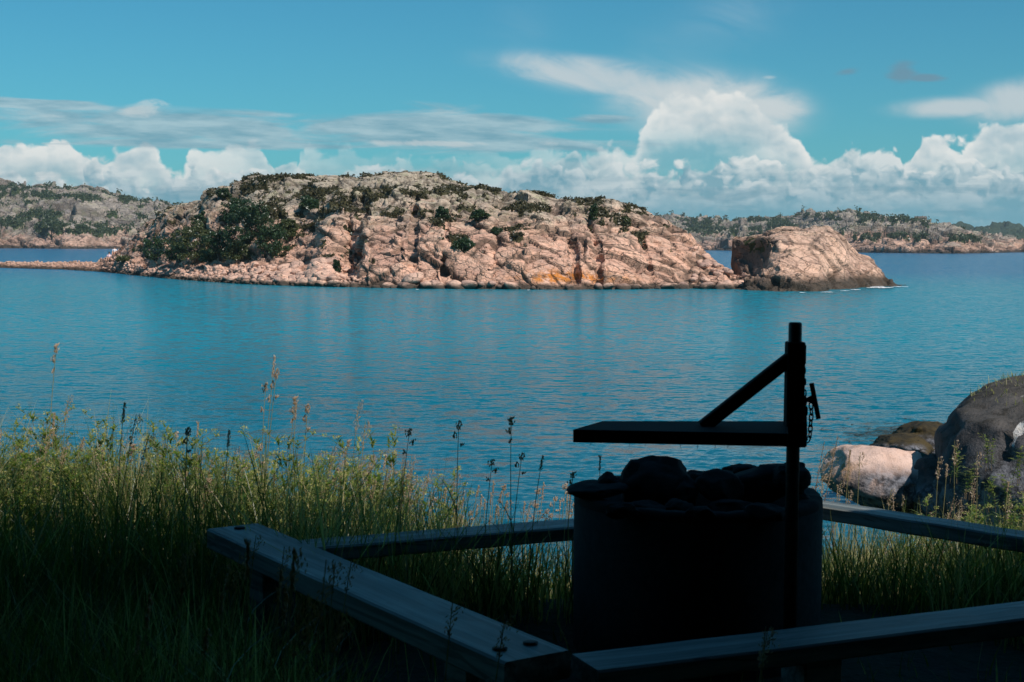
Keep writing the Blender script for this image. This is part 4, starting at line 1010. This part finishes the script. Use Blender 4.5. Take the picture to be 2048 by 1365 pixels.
# ================================================================ things on and around the islands
def isl_at(px, py):
    """point of the island's surface seen at this sight line (first row from the front that reaches that height)"""
    c = int(np.argmin(np.abs(ISX - px))); col = ISQ[:, c]; ys = seen_y(col); k = np.where((ys <= py) & (ISR >= 0))[0]
    return Vector(col[k[0]] if len(k) else col[len(ISR) // 2])
def leaf_cloud(centers, radii, per, size, seed, squash=.8):
    """leaf-sized faces gathered into clumps"""
    R_ = np.random.default_rng(seed); C = np.repeat(centers, per, 0); r = np.repeat(radii, per); n = len(C)
    d = R_.normal(size=(n, 3)); d /= np.linalg.norm(d, axis=1, keepdims=True); q = C + d * (r * R_.random(n) ** .45)[:, None] * np.array([1, 1, squash])
    a = R_.normal(size=(n, 3)) + d * .8; a /= np.linalg.norm(a, axis=1, keepdims=True); t = np.cross(a, R_.normal(size=(n, 3))); t /= np.linalg.norm(t, axis=1, keepdims=True); b = np.cross(a, t)
    s = (size * R_.uniform(.6, 1.3, n))[:, None]
    V_ = np.stack([q - t * s, q - b * s * .6, q + t * s, q + b * s * .6], 1).reshape(-1, 3); f = np.arange(n * 4).reshape(-1, 4)
    rnd = np.repeat(np.clip(R_.normal(.45, .22, n) + np.repeat(R_.uniform(-.25, .25, len(centers)), per), 0, 1), 4)
    return V_, f, {'rnd': rnd, 'dry': np.zeros(n * 4)}
M_shrub = leaf_mat('shrub_leaves', (.016, .040, .016), (.05, .085, .032), .25)
M_shrub2 = leaf_mat('shrub_leaves_olive', (.045, .06, .02), (.11, .12, .045), .25)
M_bark = plain('grey_bark', (.12, .10, .08), .9)
def shrub(px, pyb, pyt, hw, seed, label, mat=None, name='shrub', cat='bush', dense=1.0, grp='shrubs on the left slope of the island'):
    mat = mat or M_shrub; b = isl_at(px, pyb); D = b.y; s = D / FPX; W = hw * s; Hh = (pyb - pyt) * s * 1.02; R_ = np.random.default_rng(seed)
    root = empty(name, b - Vector((0, 0, .1))); tag(root, label, cat, grp)
    n = int(60 * dense * max(1, W * Hh / 5)); C = []
    for i in range(n):
        a, u = R_.uniform(0, 6.28), R_.random(); z = .12 + .88 * R_.random(); rr = math.sqrt(max(.05, 1 - ((z - .45) / .62) ** 2)) * math.sqrt(R_.random()); C.append((math.cos(a) * W * rr * R_.uniform(.8, 1.12), math.sin(a) * W * .8 * rr, z * Hh * R_.uniform(.85, 1.06)))
    C = np.array(C); v, f, at_ = leaf_cloud(C, R_.uniform(.25, .6, n) * min(1, W / 1.5), 60, .10, seed)
    v[:, 2] = np.maximum(v[:, 2], -.1); mesh_np('crown', v, f, mat, root, attrs=at_)
    k = MB()
    for i in range(5):
        e = Vector(C[i]); e.z = max(e.z, Hh * .5); m_ = e * .5; m_.z = e.z * .6; k.tube([(e.x * .08, e.y * .08, -.2), m_, e], [.07, .045, .015], 6)
    k.build('trunk', M_bark, root)
SH = [
 (500,505,404,52,1,'tallest rounded dark green shrub on the left slope of the island',None),
 (318,521,476,44,2,'dense dark green bush nearest the left end of the island',None),
 (392,521,450,46,3,'loose grey-green bush between the tallest shrub and the leftmost dense bush',M_shrub2),
 (358,520,488,34,4,'low dense bush joined to the right of the leftmost bush',None),
 (446,520,460,36,5,'dark bush at the left foot of the tallest shrub',None),
 (548,512,452,36,6,'dark bush at the right foot of the tallest shrub, beside the cliff',None),
 (485,522,486,34,7,'low olive bush at the beach below the tallest shrub',M_shrub2),
 (424,522,498,26,8,'small bright bush at the beach edge, left of the low olive bush',M_shrub2),
 (405,470,425,14,9,'narrow bush growing in the crack of the grey crag',None),
 (452,396,378,14,10,'tiny dark bush on the skyline at the top of the crag',None),
 (466,450,402,24,11,'upright bush on the crag, upper left of the tallest shrub',None),
 (572,478,440,22,12,'ragged bush above the jointed cliff, right of the tallest shrub',M_shrub2),
 (620,420,398,22,13,'flat bush on the upper slope above the jointed cliff',None),
 (668,552,522,8,14,'small bush in the cleft of the jointed cliff',None),
 (693,480,462,12,15,'small bush in the upper cleft of the cliff',None),
 (925,500,480,22,16,'low bush on the ledge in the middle of the island face',None),
 (960,440,420,18,17,'round dark bush high on the middle of the island',None),
 (885,436,414,14,18,'small dark bush left of the round one high on the island',None),
 (1190,440,410,10,19,'dark bush filling the top of the right-hand gully',None),
 (250,522,513,18,20,'low bright green patch of plants at the left tip by the two people',M_shrub2),
 (1000,468,455,12,21,'small bush above the cliff in the centre of the island',None),
 (1250,452,436,12,23,'small bush on the right shoulder of the island',M_shrub2),
]
for a in SH: shrub(*a[:6], mat=a[6], dense=1.0 if a[3] > 20 else .8)

# heather and scrub growing low over the rock
def cover(name, Q, A, mat, n, size, seed, label, thr=.5, lift=.12, cat='heather'):
    R_ = np.random.default_rng(seed); P = Q.reshape(-1, 3); w = np.clip(A['veg'] - thr, 0, 1) * (P[:, 2] > .8); w = w * np.linalg.norm(P[:, :2], axis=1) ; w = w / w.sum()
    i = R_.choice(len(P), n, p=w); c = P[i] + R_.normal(size=(n, 3)) * np.array([size, size, size * .4]) * 1.2; c[:, 2] += lift * R_.random(n)
    v, f, at_ = leaf_cloud(c, np.full(n, size), 3, size, seed + 1, .6); o = mesh_np(name, v, f, mat, attrs=at_); tag(o, label, cat, None, 'stuff')
M_heath = leaf_mat('heather', (.040, .036, .016), (.10, .088, .036), .15)
M_fargreen = leaf_mat('far_scrub', (.035, .058, .022), (.085, .105, .04), .2)
cover('heather', ISQ, ISA, M_heath, 26000, .11, 5, 'low dark heather and scrub spreading over the top of the main island')

# boulders along the island's foot
M_bould = rock_mat('shore_boulders', .5, pink=(.72, .46, .36), grey=(.72, .46, .36), zlo=50, zhi=60, wet=.55, bstr=.4)
BP = []
for i in range(9):
    q, f = stone_shape(500 + i, ICO3, 16, .62, .06); q = q * np.array([1, .85 + .03 * i, .62 + .03 * (i % 4)])
    BP.append(mesh_np('boulder', q, f, M_bould, link=False, attrs={'joint_or_shade': np.zeros(len(q)), 'tone': np.full(len(q), (i % 5) / 4), 'veg': np.zeros(len(q))}))
R_ = random.Random(99)
def put_boulder(px, t, size, label, grp, name='boulder'):
    c = int(np.argmin(np.abs(ISX - px))); r = int(np.argmin(np.abs(ISR - t))); p = ISQ[r, c]
    o = R_.choice(BP).copy(); COL.objects.link(o); o.location = (float(p[0]), float(p[1]), max(float(p[2]), -.05) + size * .18); o.rotation_euler = (R_.uniform(-.4, .4), R_.uniform(-.4, .4), R_.uniform(0, 6.28)); o.scale = (size * R_.uniform(.8, 1.3), size * R_.uniform(.8, 1.2), size * R_.uniform(.8, 1.1)); o.name = name
    tag(o, label, 'boulder', grp)
for i in range(190):
    px = R_.triangular(400, 705, 620); put_boulder(px, R_.uniform(.0, .15) * (1 if px < 600 else .45), R_.uniform(.22, .5) * (1 + .55 * (px > 560)), 'pink granite boulder in the rubble at the foot of the jointed cliff', 'boulders below the jointed cliff')
for px, t, s, lb in ((694, .035, 1.05, 'large angular pink boulder with a shaded side where the cliff begins'), (605, .05, .8, 'large pale rounded boulder on the rubble beach'), (828, .012, .8, 'rounded boulder at the waterline under the cliff, left of centre'), (655, .03, .75, 'pale pink boulder left of the large angular one')): put_boulder(px, t, s, lb, None)
for i in range(60):
    px = R_.uniform(700, 1420); put_boulder(px, R_.uniform(-.04, .008), .18 + .7 * R_.random() ** 3, 'dark wet boulder at the waterline under the cliff', 'waterline boulders under the cliff')
for i in range(26):
    px = R_.uniform(1385, 1490); put_boulder(px, R_.uniform(-.02, .5), R_.uniform(.3, .75), 'boulder in the low gap between the island and the separate rock', 'boulders in the gap')
# smaller stones of the beach, too many to count
R2 = np.random.default_rng(31); n = 5200; v0, f0 = stone_shape(901, ico(1), 10, .7, .05)
pxs = R2.uniform(-200, 715, n); ts = np.where(pxs < 600, R2.uniform(-.01, .17, n), R2.uniform(-.01, .06, n)); ts = np.where(pxs < 240, R2.uniform(0, 1.0, n), ts)
ci = np.clip(np.searchsorted(ISX, pxs), 0, len(ISX) - 1); ri = np.clip(np.searchsorted(ISR, ts), 0, len(ISR) - 1); P = ISQ[ri, ci]
sz = R2.uniform(.08, .26, n) * np.where(pxs < 240, .8, 1); ang = R2.uniform(0, 6.28, n); ca, sa = np.cos(ang)[:, None], np.sin(ang)[:, None]
Vv = np.stack([v0[None, :, 0] * ca - v0[None, :, 1] * sa, v0[None, :, 0] * sa + v0[None, :, 1] * ca, np.repeat(v0[None, :, 2] * .7, n, 0)], -1) * sz[:, None, None] * R2.uniform(.7, 1.3, (n, 1, 3)) + P[:, None, :]
o = mesh_np('beach_stones', Vv.reshape(-1, 3), (f0[None] + (np.arange(n) * len(v0))[:, None, None]).reshape(-1, 3), M_bould, attrs={'joint_or_shade': np.zeros(n * len(v0)), 'tone': np.repeat(R2.random(n), len(v0)), 'veg': np.zeros(n * len(v0))})
tag(o, 'pink shingle and small stones of the beach and spit', 'stones', None, 'stuff')

# scrub on the far land
FL_ = [(far_l, 15000), (far_r, 20000)]
for o_, n in FL_:
    me = o_.data; P = np.zeros(len(me.vertices) * 3, np.float32); me.vertices.foreach_get('co', P); P = P.reshape(-1, 3).astype(float)
    vg = np.zeros(len(me.vertices), np.float32); me.attributes['veg'].data.foreach_get('value', vg)
    cover('scrub', P, {'veg': vg.astype(float)}, M_fargreen, n, .55, 6, 'green scrub in the hollows of the far land on the %s' % ('left' if o_ is far_l else 'right'), .55, 1.2, 'scrub')

# ---- rocks at the near shore on the right
def near_mat(name, base, light, dark, unit, patches=True, moss=0.0):
    m, nt, b = newmat(name); tc = nt.nodes.new('ShaderNodeTexCoord'); q = V(nt, tc.outputs['Object']); x_, y_, z_ = sep(nt, q)
    n1 = noise(nt, q, 1.4 / unit, 6, .65, .4); n2 = noise(nt, q, 7 / unit, 6, .7); n3 = noise(nt, q, 30 / unit, 4, .7)
    c = mixc(nt, n1.smooth(.38, .62), base, light); c = mixc(nt, n2.smooth(.50, .66) * .85, c, dark); c = mixc(nt, n3.smooth(.55, .7) * .5, c, tuple(k * .4 for k in base))
    if patches:
        w = noise(nt, q, 2.1 / unit, 5, .6, .8); c = mixc(nt, w.smooth(.665, .685), c, (.60, .58, .54))
    g = attr(nt, 'stain'); c = mixc(nt, (g * n1.smooth(.30, .5)).clamp(), c, mixc(nt, n2.smooth(.4, .6), (.04, .04, .045), (.22, .22, .24))); g2 = attr(nt, 'rust'); c = mixc(nt, (g2 * n2.smooth(.42, .6)).clamp(), c, (.38, .20, .07))
    if moss:
        N_ = nt.nodes.new('ShaderNodeNewGeometry'); _, _, nz = sep(nt, N_.outputs['Normal']); c = mixc(nt, ((nz + (n2 - .5) * 1.2).smooth(.65, .9) * moss), c, (.13, .11, .06))
    setc(nt, b, c); b.inputs['Roughness'].default_value = .92; b.inputs['Specular IOR Level'].default_value = .2
    bump(nt, b, n2 * .7 + n3 * .3 + n1, .8, .05 * unit); return m
M_dkrock = near_mat('dark_lichened_granite', (.055, .051, .050), (.11, .10, .095), (.018, .017, .016), 1.0, True, .12)
M_pkrock = near_mat('pale_pink_granite', (.64, .44, .35), (.74, .54, .45), (.50, .34, .26), 1.0, False)
M_weed = near_mat('weedy_rock', (.035, .028, .015), (.07, .05, .02), (.015, .013, .010), .6, False)
def near_rock(name, px, py, D, wx, wz, wy, seed, mat, label, cut=.72, rot=0.0, facets=12, name_cat='boulder', rough=.07, shape=None):
    c = at(px, py, D); q, f = stone_shape(seed, ICO5, facets, cut, rough); s = D / FPX
    q = q + .02 * np.stack([fbm(q * 5 + k, 4, seed + k, .6) - .5 for k in range(3)], 1) * 2
    if mat is M_dkrock or mat is M_weed:
        hq, jq = blocks(q * 1.5 + seed, seed, tilt=.6); h2, j2 = blocks(q * 5 + seed, seed + 5, tilt=.6); nn = q / np.linalg.norm(q, axis=1, keepdims=True); q = q + nn * (hq * .05 - jq * .03 + h2 * .016 - j2 * .016)[:, None]
    elif D < 18: hq, jq = blocks(q * 1.3 + seed, seed, tilt=.6); q = q * (1 + .05 * hq - .03 * jq)[:, None]
    st = smooth01(-q[:, 1] * .5 - q[:, 2], -.35, .35) * smooth01(q[:, 0], .75, .0); ru = smooth01(-q[:, 0], .35, .8) + smooth01(-q[:, 2], .1, .5) * .7
    q = q * np.array([wx * s / 2, wy / 2, wz * s / 2])
    if rot: cc, ss = math.cos(rot), math.sin(rot); q = np.stack([q[:, 0] * cc + q[:, 2] * ss, q[:, 1], -q[:, 0] * ss + q[:, 2] * cc], 1)
    o = mesh_np(name, q, f, mat, smooth=True, attrs={'stain': np.clip(st * 1.3, 0, 1), 'rust': np.clip(ru, 0, 1) * (.8 if mat is M_pkrock else 0)}); o.location = c; tag(o, label, name_cat); return o
BIG = near_rock('boulder', 2120, 960, 13.6, 520, 440, 3.2, 41, M_dkrock, 'huge dark lichen-covered boulder at the right edge of the photo', cut=.74, rough=.06)
near_rock('boulder', 1764, 962, 14.4, 278, 172, 1.4, 57, M_pkrock, 'sunlit pale pink boulder with dark stains left of the huge dark boulder', cut=.58, rough=.045)
near_rock('boulder', 1868, 985, 13.9, 130, 150, 1.1, 43, M_dkrock, 'shaded dark rock between the pink boulder and the huge boulder', cut=.7)
near_rock('boulder', 1850, 880, 19.5, 150, 76, 1.6, 44, M_weed, 'dark weed-covered rock lying in the water behind the pink boulder', cut=.7)
near_rock('boulder', 1800, 893, 19.0, 120, 52, 1.2, 45, M_weed, 'low weedy rock at the water left of the larger weed-covered rock', cut=.7)
near_rock('boulder', 1872, 868, 20.5, 60, 44, .8, 46, M_pkrock, 'small brownish rock peeping out by the huge boulder above the weedy rocks', cut=.7)
# weed floating by the rocks
R3 = np.random.default_rng(8); n = 420; a = R3.random(n); pxw = R3.normal(1790, 55, n); pyw = R3.normal(868, 12, n); Dw = plane(pxw, pyw, .01); rx = ray(pxw, pyw)[:, 0] * Dw
v, f, at_ = blades(np.stack([rx, Dw, np.full(n, .005)], 1), R3.uniform(.04, .16, n), R3.normal(0, .6, n), R3.uniform(1.5, 4, n), R3.uniform(.03, .07, n), 3, R3.random(n), R3.random(n), curl=1.0, twist=R3.uniform(0, 3.1, n))
v[:, 2] = .006 + v[:, 2] * .12; M_kelp = leaf_mat('bladder_wrack', (.02, .018, .008), (.05, .04, .015), .1, (.06, .05, .02)); o = mesh_np('seaweed', v, f, M_kelp, attrs=at_); tag(o, 'dark seaweed floating beside the weedy rocks', 'seaweed', None, 'stuff')
# dry grass tufts on top of the huge boulder
me = BIG.data; P = np.zeros(len(me.vertices) * 3, np.float32); me.vertices.foreach_get('co', P); P = P.reshape(-1, 3); Nn = P / np.linalg.norm(P, axis=1, keepdims=True)
w = np.clip(P[:, 2] / P[:, 2].max() - .72, 0, 1) * (P[:, 1] < .9); w /= w.sum(); n = 900; i = np.random.default_rng(3).choice(len(P), n, p=w); R3 = np.random.default_rng(4)
B_ = P[i] + np.array(BIG.location)[None, :] + R3.normal(size=(n, 3)) * .01 - Nn[i] * .01
v, f, at_ = blades(B_, R3.uniform(.03, .10, n), R3.uniform(0, 6.28, n), R3.uniform(.2, 1, n), R3.uniform(.004, .008, n), 3, R3.random(n), R3.random(n) * .9 + .1)
o = mesh_np('boulder_turf', v, f, M_grass, attrs=at_); tag(o, 'dry turf and moss on top of the huge dark boulder', 'turf', None, 'stuff')
for px, py, Y in ((1905, 905, 12.6), (1935, 935, 12.2), (1975, 880, 12.6), (1990, 960, 11.8), (2030, 905, 12.2), (2020, 960, 11.6)):
    t = at(px, py, Y); plant('herb', herb_proto, px % 5, (t.x, Y, t.z - .28), .32, px, (0, 0), 'small green plant rooted in the face of the huge dark boulder', 'plant', 'plants on the dark boulder', .8)

# ---- foam where the swell breaks on the separate rock
m, nt, b = newmat('foam'); setc(nt, b, mixc(nt, noise(nt, pos(nt), 3, 4, .6), (.75, .78, .78), (.9, .9, .9))); b.inputs['Roughness'].default_value = .8; M_foam = m
def foam(px0, px1, py, th, seed):
    R_ = random.Random(seed); n = 26; up, dn = [], []
    for i in range(n + 1):
        u = i / n; px = px0 + (px1 - px0) * u; w = th * math.sin(math.pi * u) ** .6 * R_.uniform(.35, 1.0); y0 = py + R_.uniform(-.5, .5)
        for L, yy in ((up, y0 - w), (dn, y0 + w * R_.uniform(.4, 1))): D = float(plane(px, yy, .05)); r = ray(px, yy); L.append((float(r[0]) * D, D, .05))
    vs = up + dn; N = n + 1
    fs = [(i, i + 1, N + i + 1, N + i) for i in range(n)]
    return vs, fs
k = MB()
for a in ((1732, 1788, 575.5, 1.5, 1), (1742, 1770, 573.5, .9, 9), (1700, 1722, 579.5, .7, 2), (1640, 1668, 584.5, .6, 3), (1598, 1612, 585.5, .6, 4), (1782, 1818, 573.5, .6, 5), (1680, 1700, 582, .5, 8), (831, 838, 579.5, .5, 6), (1054, 1060, 580.5, .5, 7)): k.add(*foam(*a))
o = k.build('foam', M_foam); tag(o, 'white foam of small waves breaking at the foot of the rocks', 'foam', None, 'stuff')

# ---- white sea mark on the far right hill
b_ = at(1495, 455, float(plane(1495, 501)) + 190); me = far_r.data
k = MB(); k.lathe([(.75, -.6), (.62, .6), (.42, 1.8), (.05, 2.0)], 10); mk = k.build('sea_mark', newmat('white_paint')[0], None, True); mk.location = b_; tag(mk, 'small white cairn on the far hill to the right', 'sea mark')

# ---- two people sitting on the rocks at the left tip of the island
def person(px, py, seed, shirt, label, hair=(.03, .02, .015)):
    b = isl_at(px, py); root = empty('person', b, R_.uniform(-.6, .6)); root.location.y -= .1
    tag(root, label, 'person', None)
    me = bpy.data.meshes.new('body'); P_ = [(0, 0, .16), (0, .02, .42), (0, 0, .62), (0, -.01, .72), (0, -.03, .86), (-.18, 0, .60), (-.24, -.12, .38), (-.12, -.30, .34), (.18, 0, .60), (.24, -.12, .38), (.12, -.30, .34), (-.11, -.02, .14), (-.14, -.40, .38), (-.12, -.58, .02), (-.12, -.70, .0), (.11, -.02, .14), (.14, -.42, .36), (.14, -.60, .02), (.14, -.72, .0), (0, -.05, .95)]
    E = [(0, 1), (1, 2), (2, 3), (3, 4), (2, 5), (5, 6), (6, 7), (2, 8), (8, 9), (9, 10), (0, 11), (11, 12), (12, 13), (13, 14), (0, 15), (15, 16), (16, 17), (17, 18), (4, 19)]
    r_ = [.15, .14, .15, .055, .10, .06, .045, .035, .06, .045, .035, .09, .07, .045, .04, .09, .07, .045, .04, .07]
    me.from_pydata(P_, E, []); sv = me.skin_vertices.new() if hasattr(me.skin_vertices, 'new') and not me.skin_vertices else None
    o = bpy.data.objects.new('body', me); COL.objects.link(o); o.parent = root; md = o.modifiers.new('skin', 'SKIN')
    if me.skin_vertices:
        for i, q in enumerate(me.skin_vertices[0].data): q.radius = (r_[i], r_[i]); q.use_root = i == 0
    o.modifiers.new('sub', 'SUBSURF').render_levels = 1; m, nt, bb = newmat('skin_tone'); bb.inputs['Base Color'].default_value = (.50, .28, .19, 1); me.materials.append(m)
    m, nt, bb = newmat('shirt_cloth'); bb.inputs['Base Color'].default_value = (*shirt, 1); bb.inputs['Roughness'].default_value = .9
    k = MB(); k.tube([(0, .01, .12), (0, .02, .3), (0, .02, .46), (0, 0, .60), (0, -.01, .70)], [.17, .165, .175, .185, .07], 14); k.tube([(-.12, 0, .61), (-.21, -.02, .56), (-.25, -.09, .44)], [.085, .08, .07], 10); k.tube([(.12, 0, .61), (.21, -.02, .56), (.25, -.09, .44)], [.085, .08, .07], 10)
    k.build('shirt', m, root, True)
    m, nt, bb = newmat('hair_dark'); bb.inputs['Base Color'].default_value = (*hair, 1); v, f = ICO3; q = v * np.array([.115, .125, .12]) + np.array([0, .012, .90]); mesh_np('hair', q[:], f, m, root, smooth=True)
person(230, 510, 1, (.75, .75, .78), 'person in a white top sitting on the rocks at the left tip of the island')
person(221, 521, 2, (.80, .60, .62), 'person in a pale pink top sitting lower down beside the other one')

# ================================================================ the air
if True:
    m = bpy.data.materials.new('haze_air'); m.use_nodes = True; nt = m.node_tree; nt.nodes.clear(); o_ = nt.nodes.new('ShaderNodeOutputMaterial'); pv = nt.nodes.new('ShaderNodeVolumePrincipled')
    pv.inputs['Color'].default_value = (.62, .80, .88, 1); pv.inputs['Density'].default_value = .00015; pv.inputs['Anisotropy'].default_value = .2
    nt.links.new(pv.outputs[0], o_.inputs['Volume'])
    k = MB(); k.box((300, 1050, 40), (4600, 2700, 96)); hz = k.build('haze', m); tag(hz, kind='stuff')
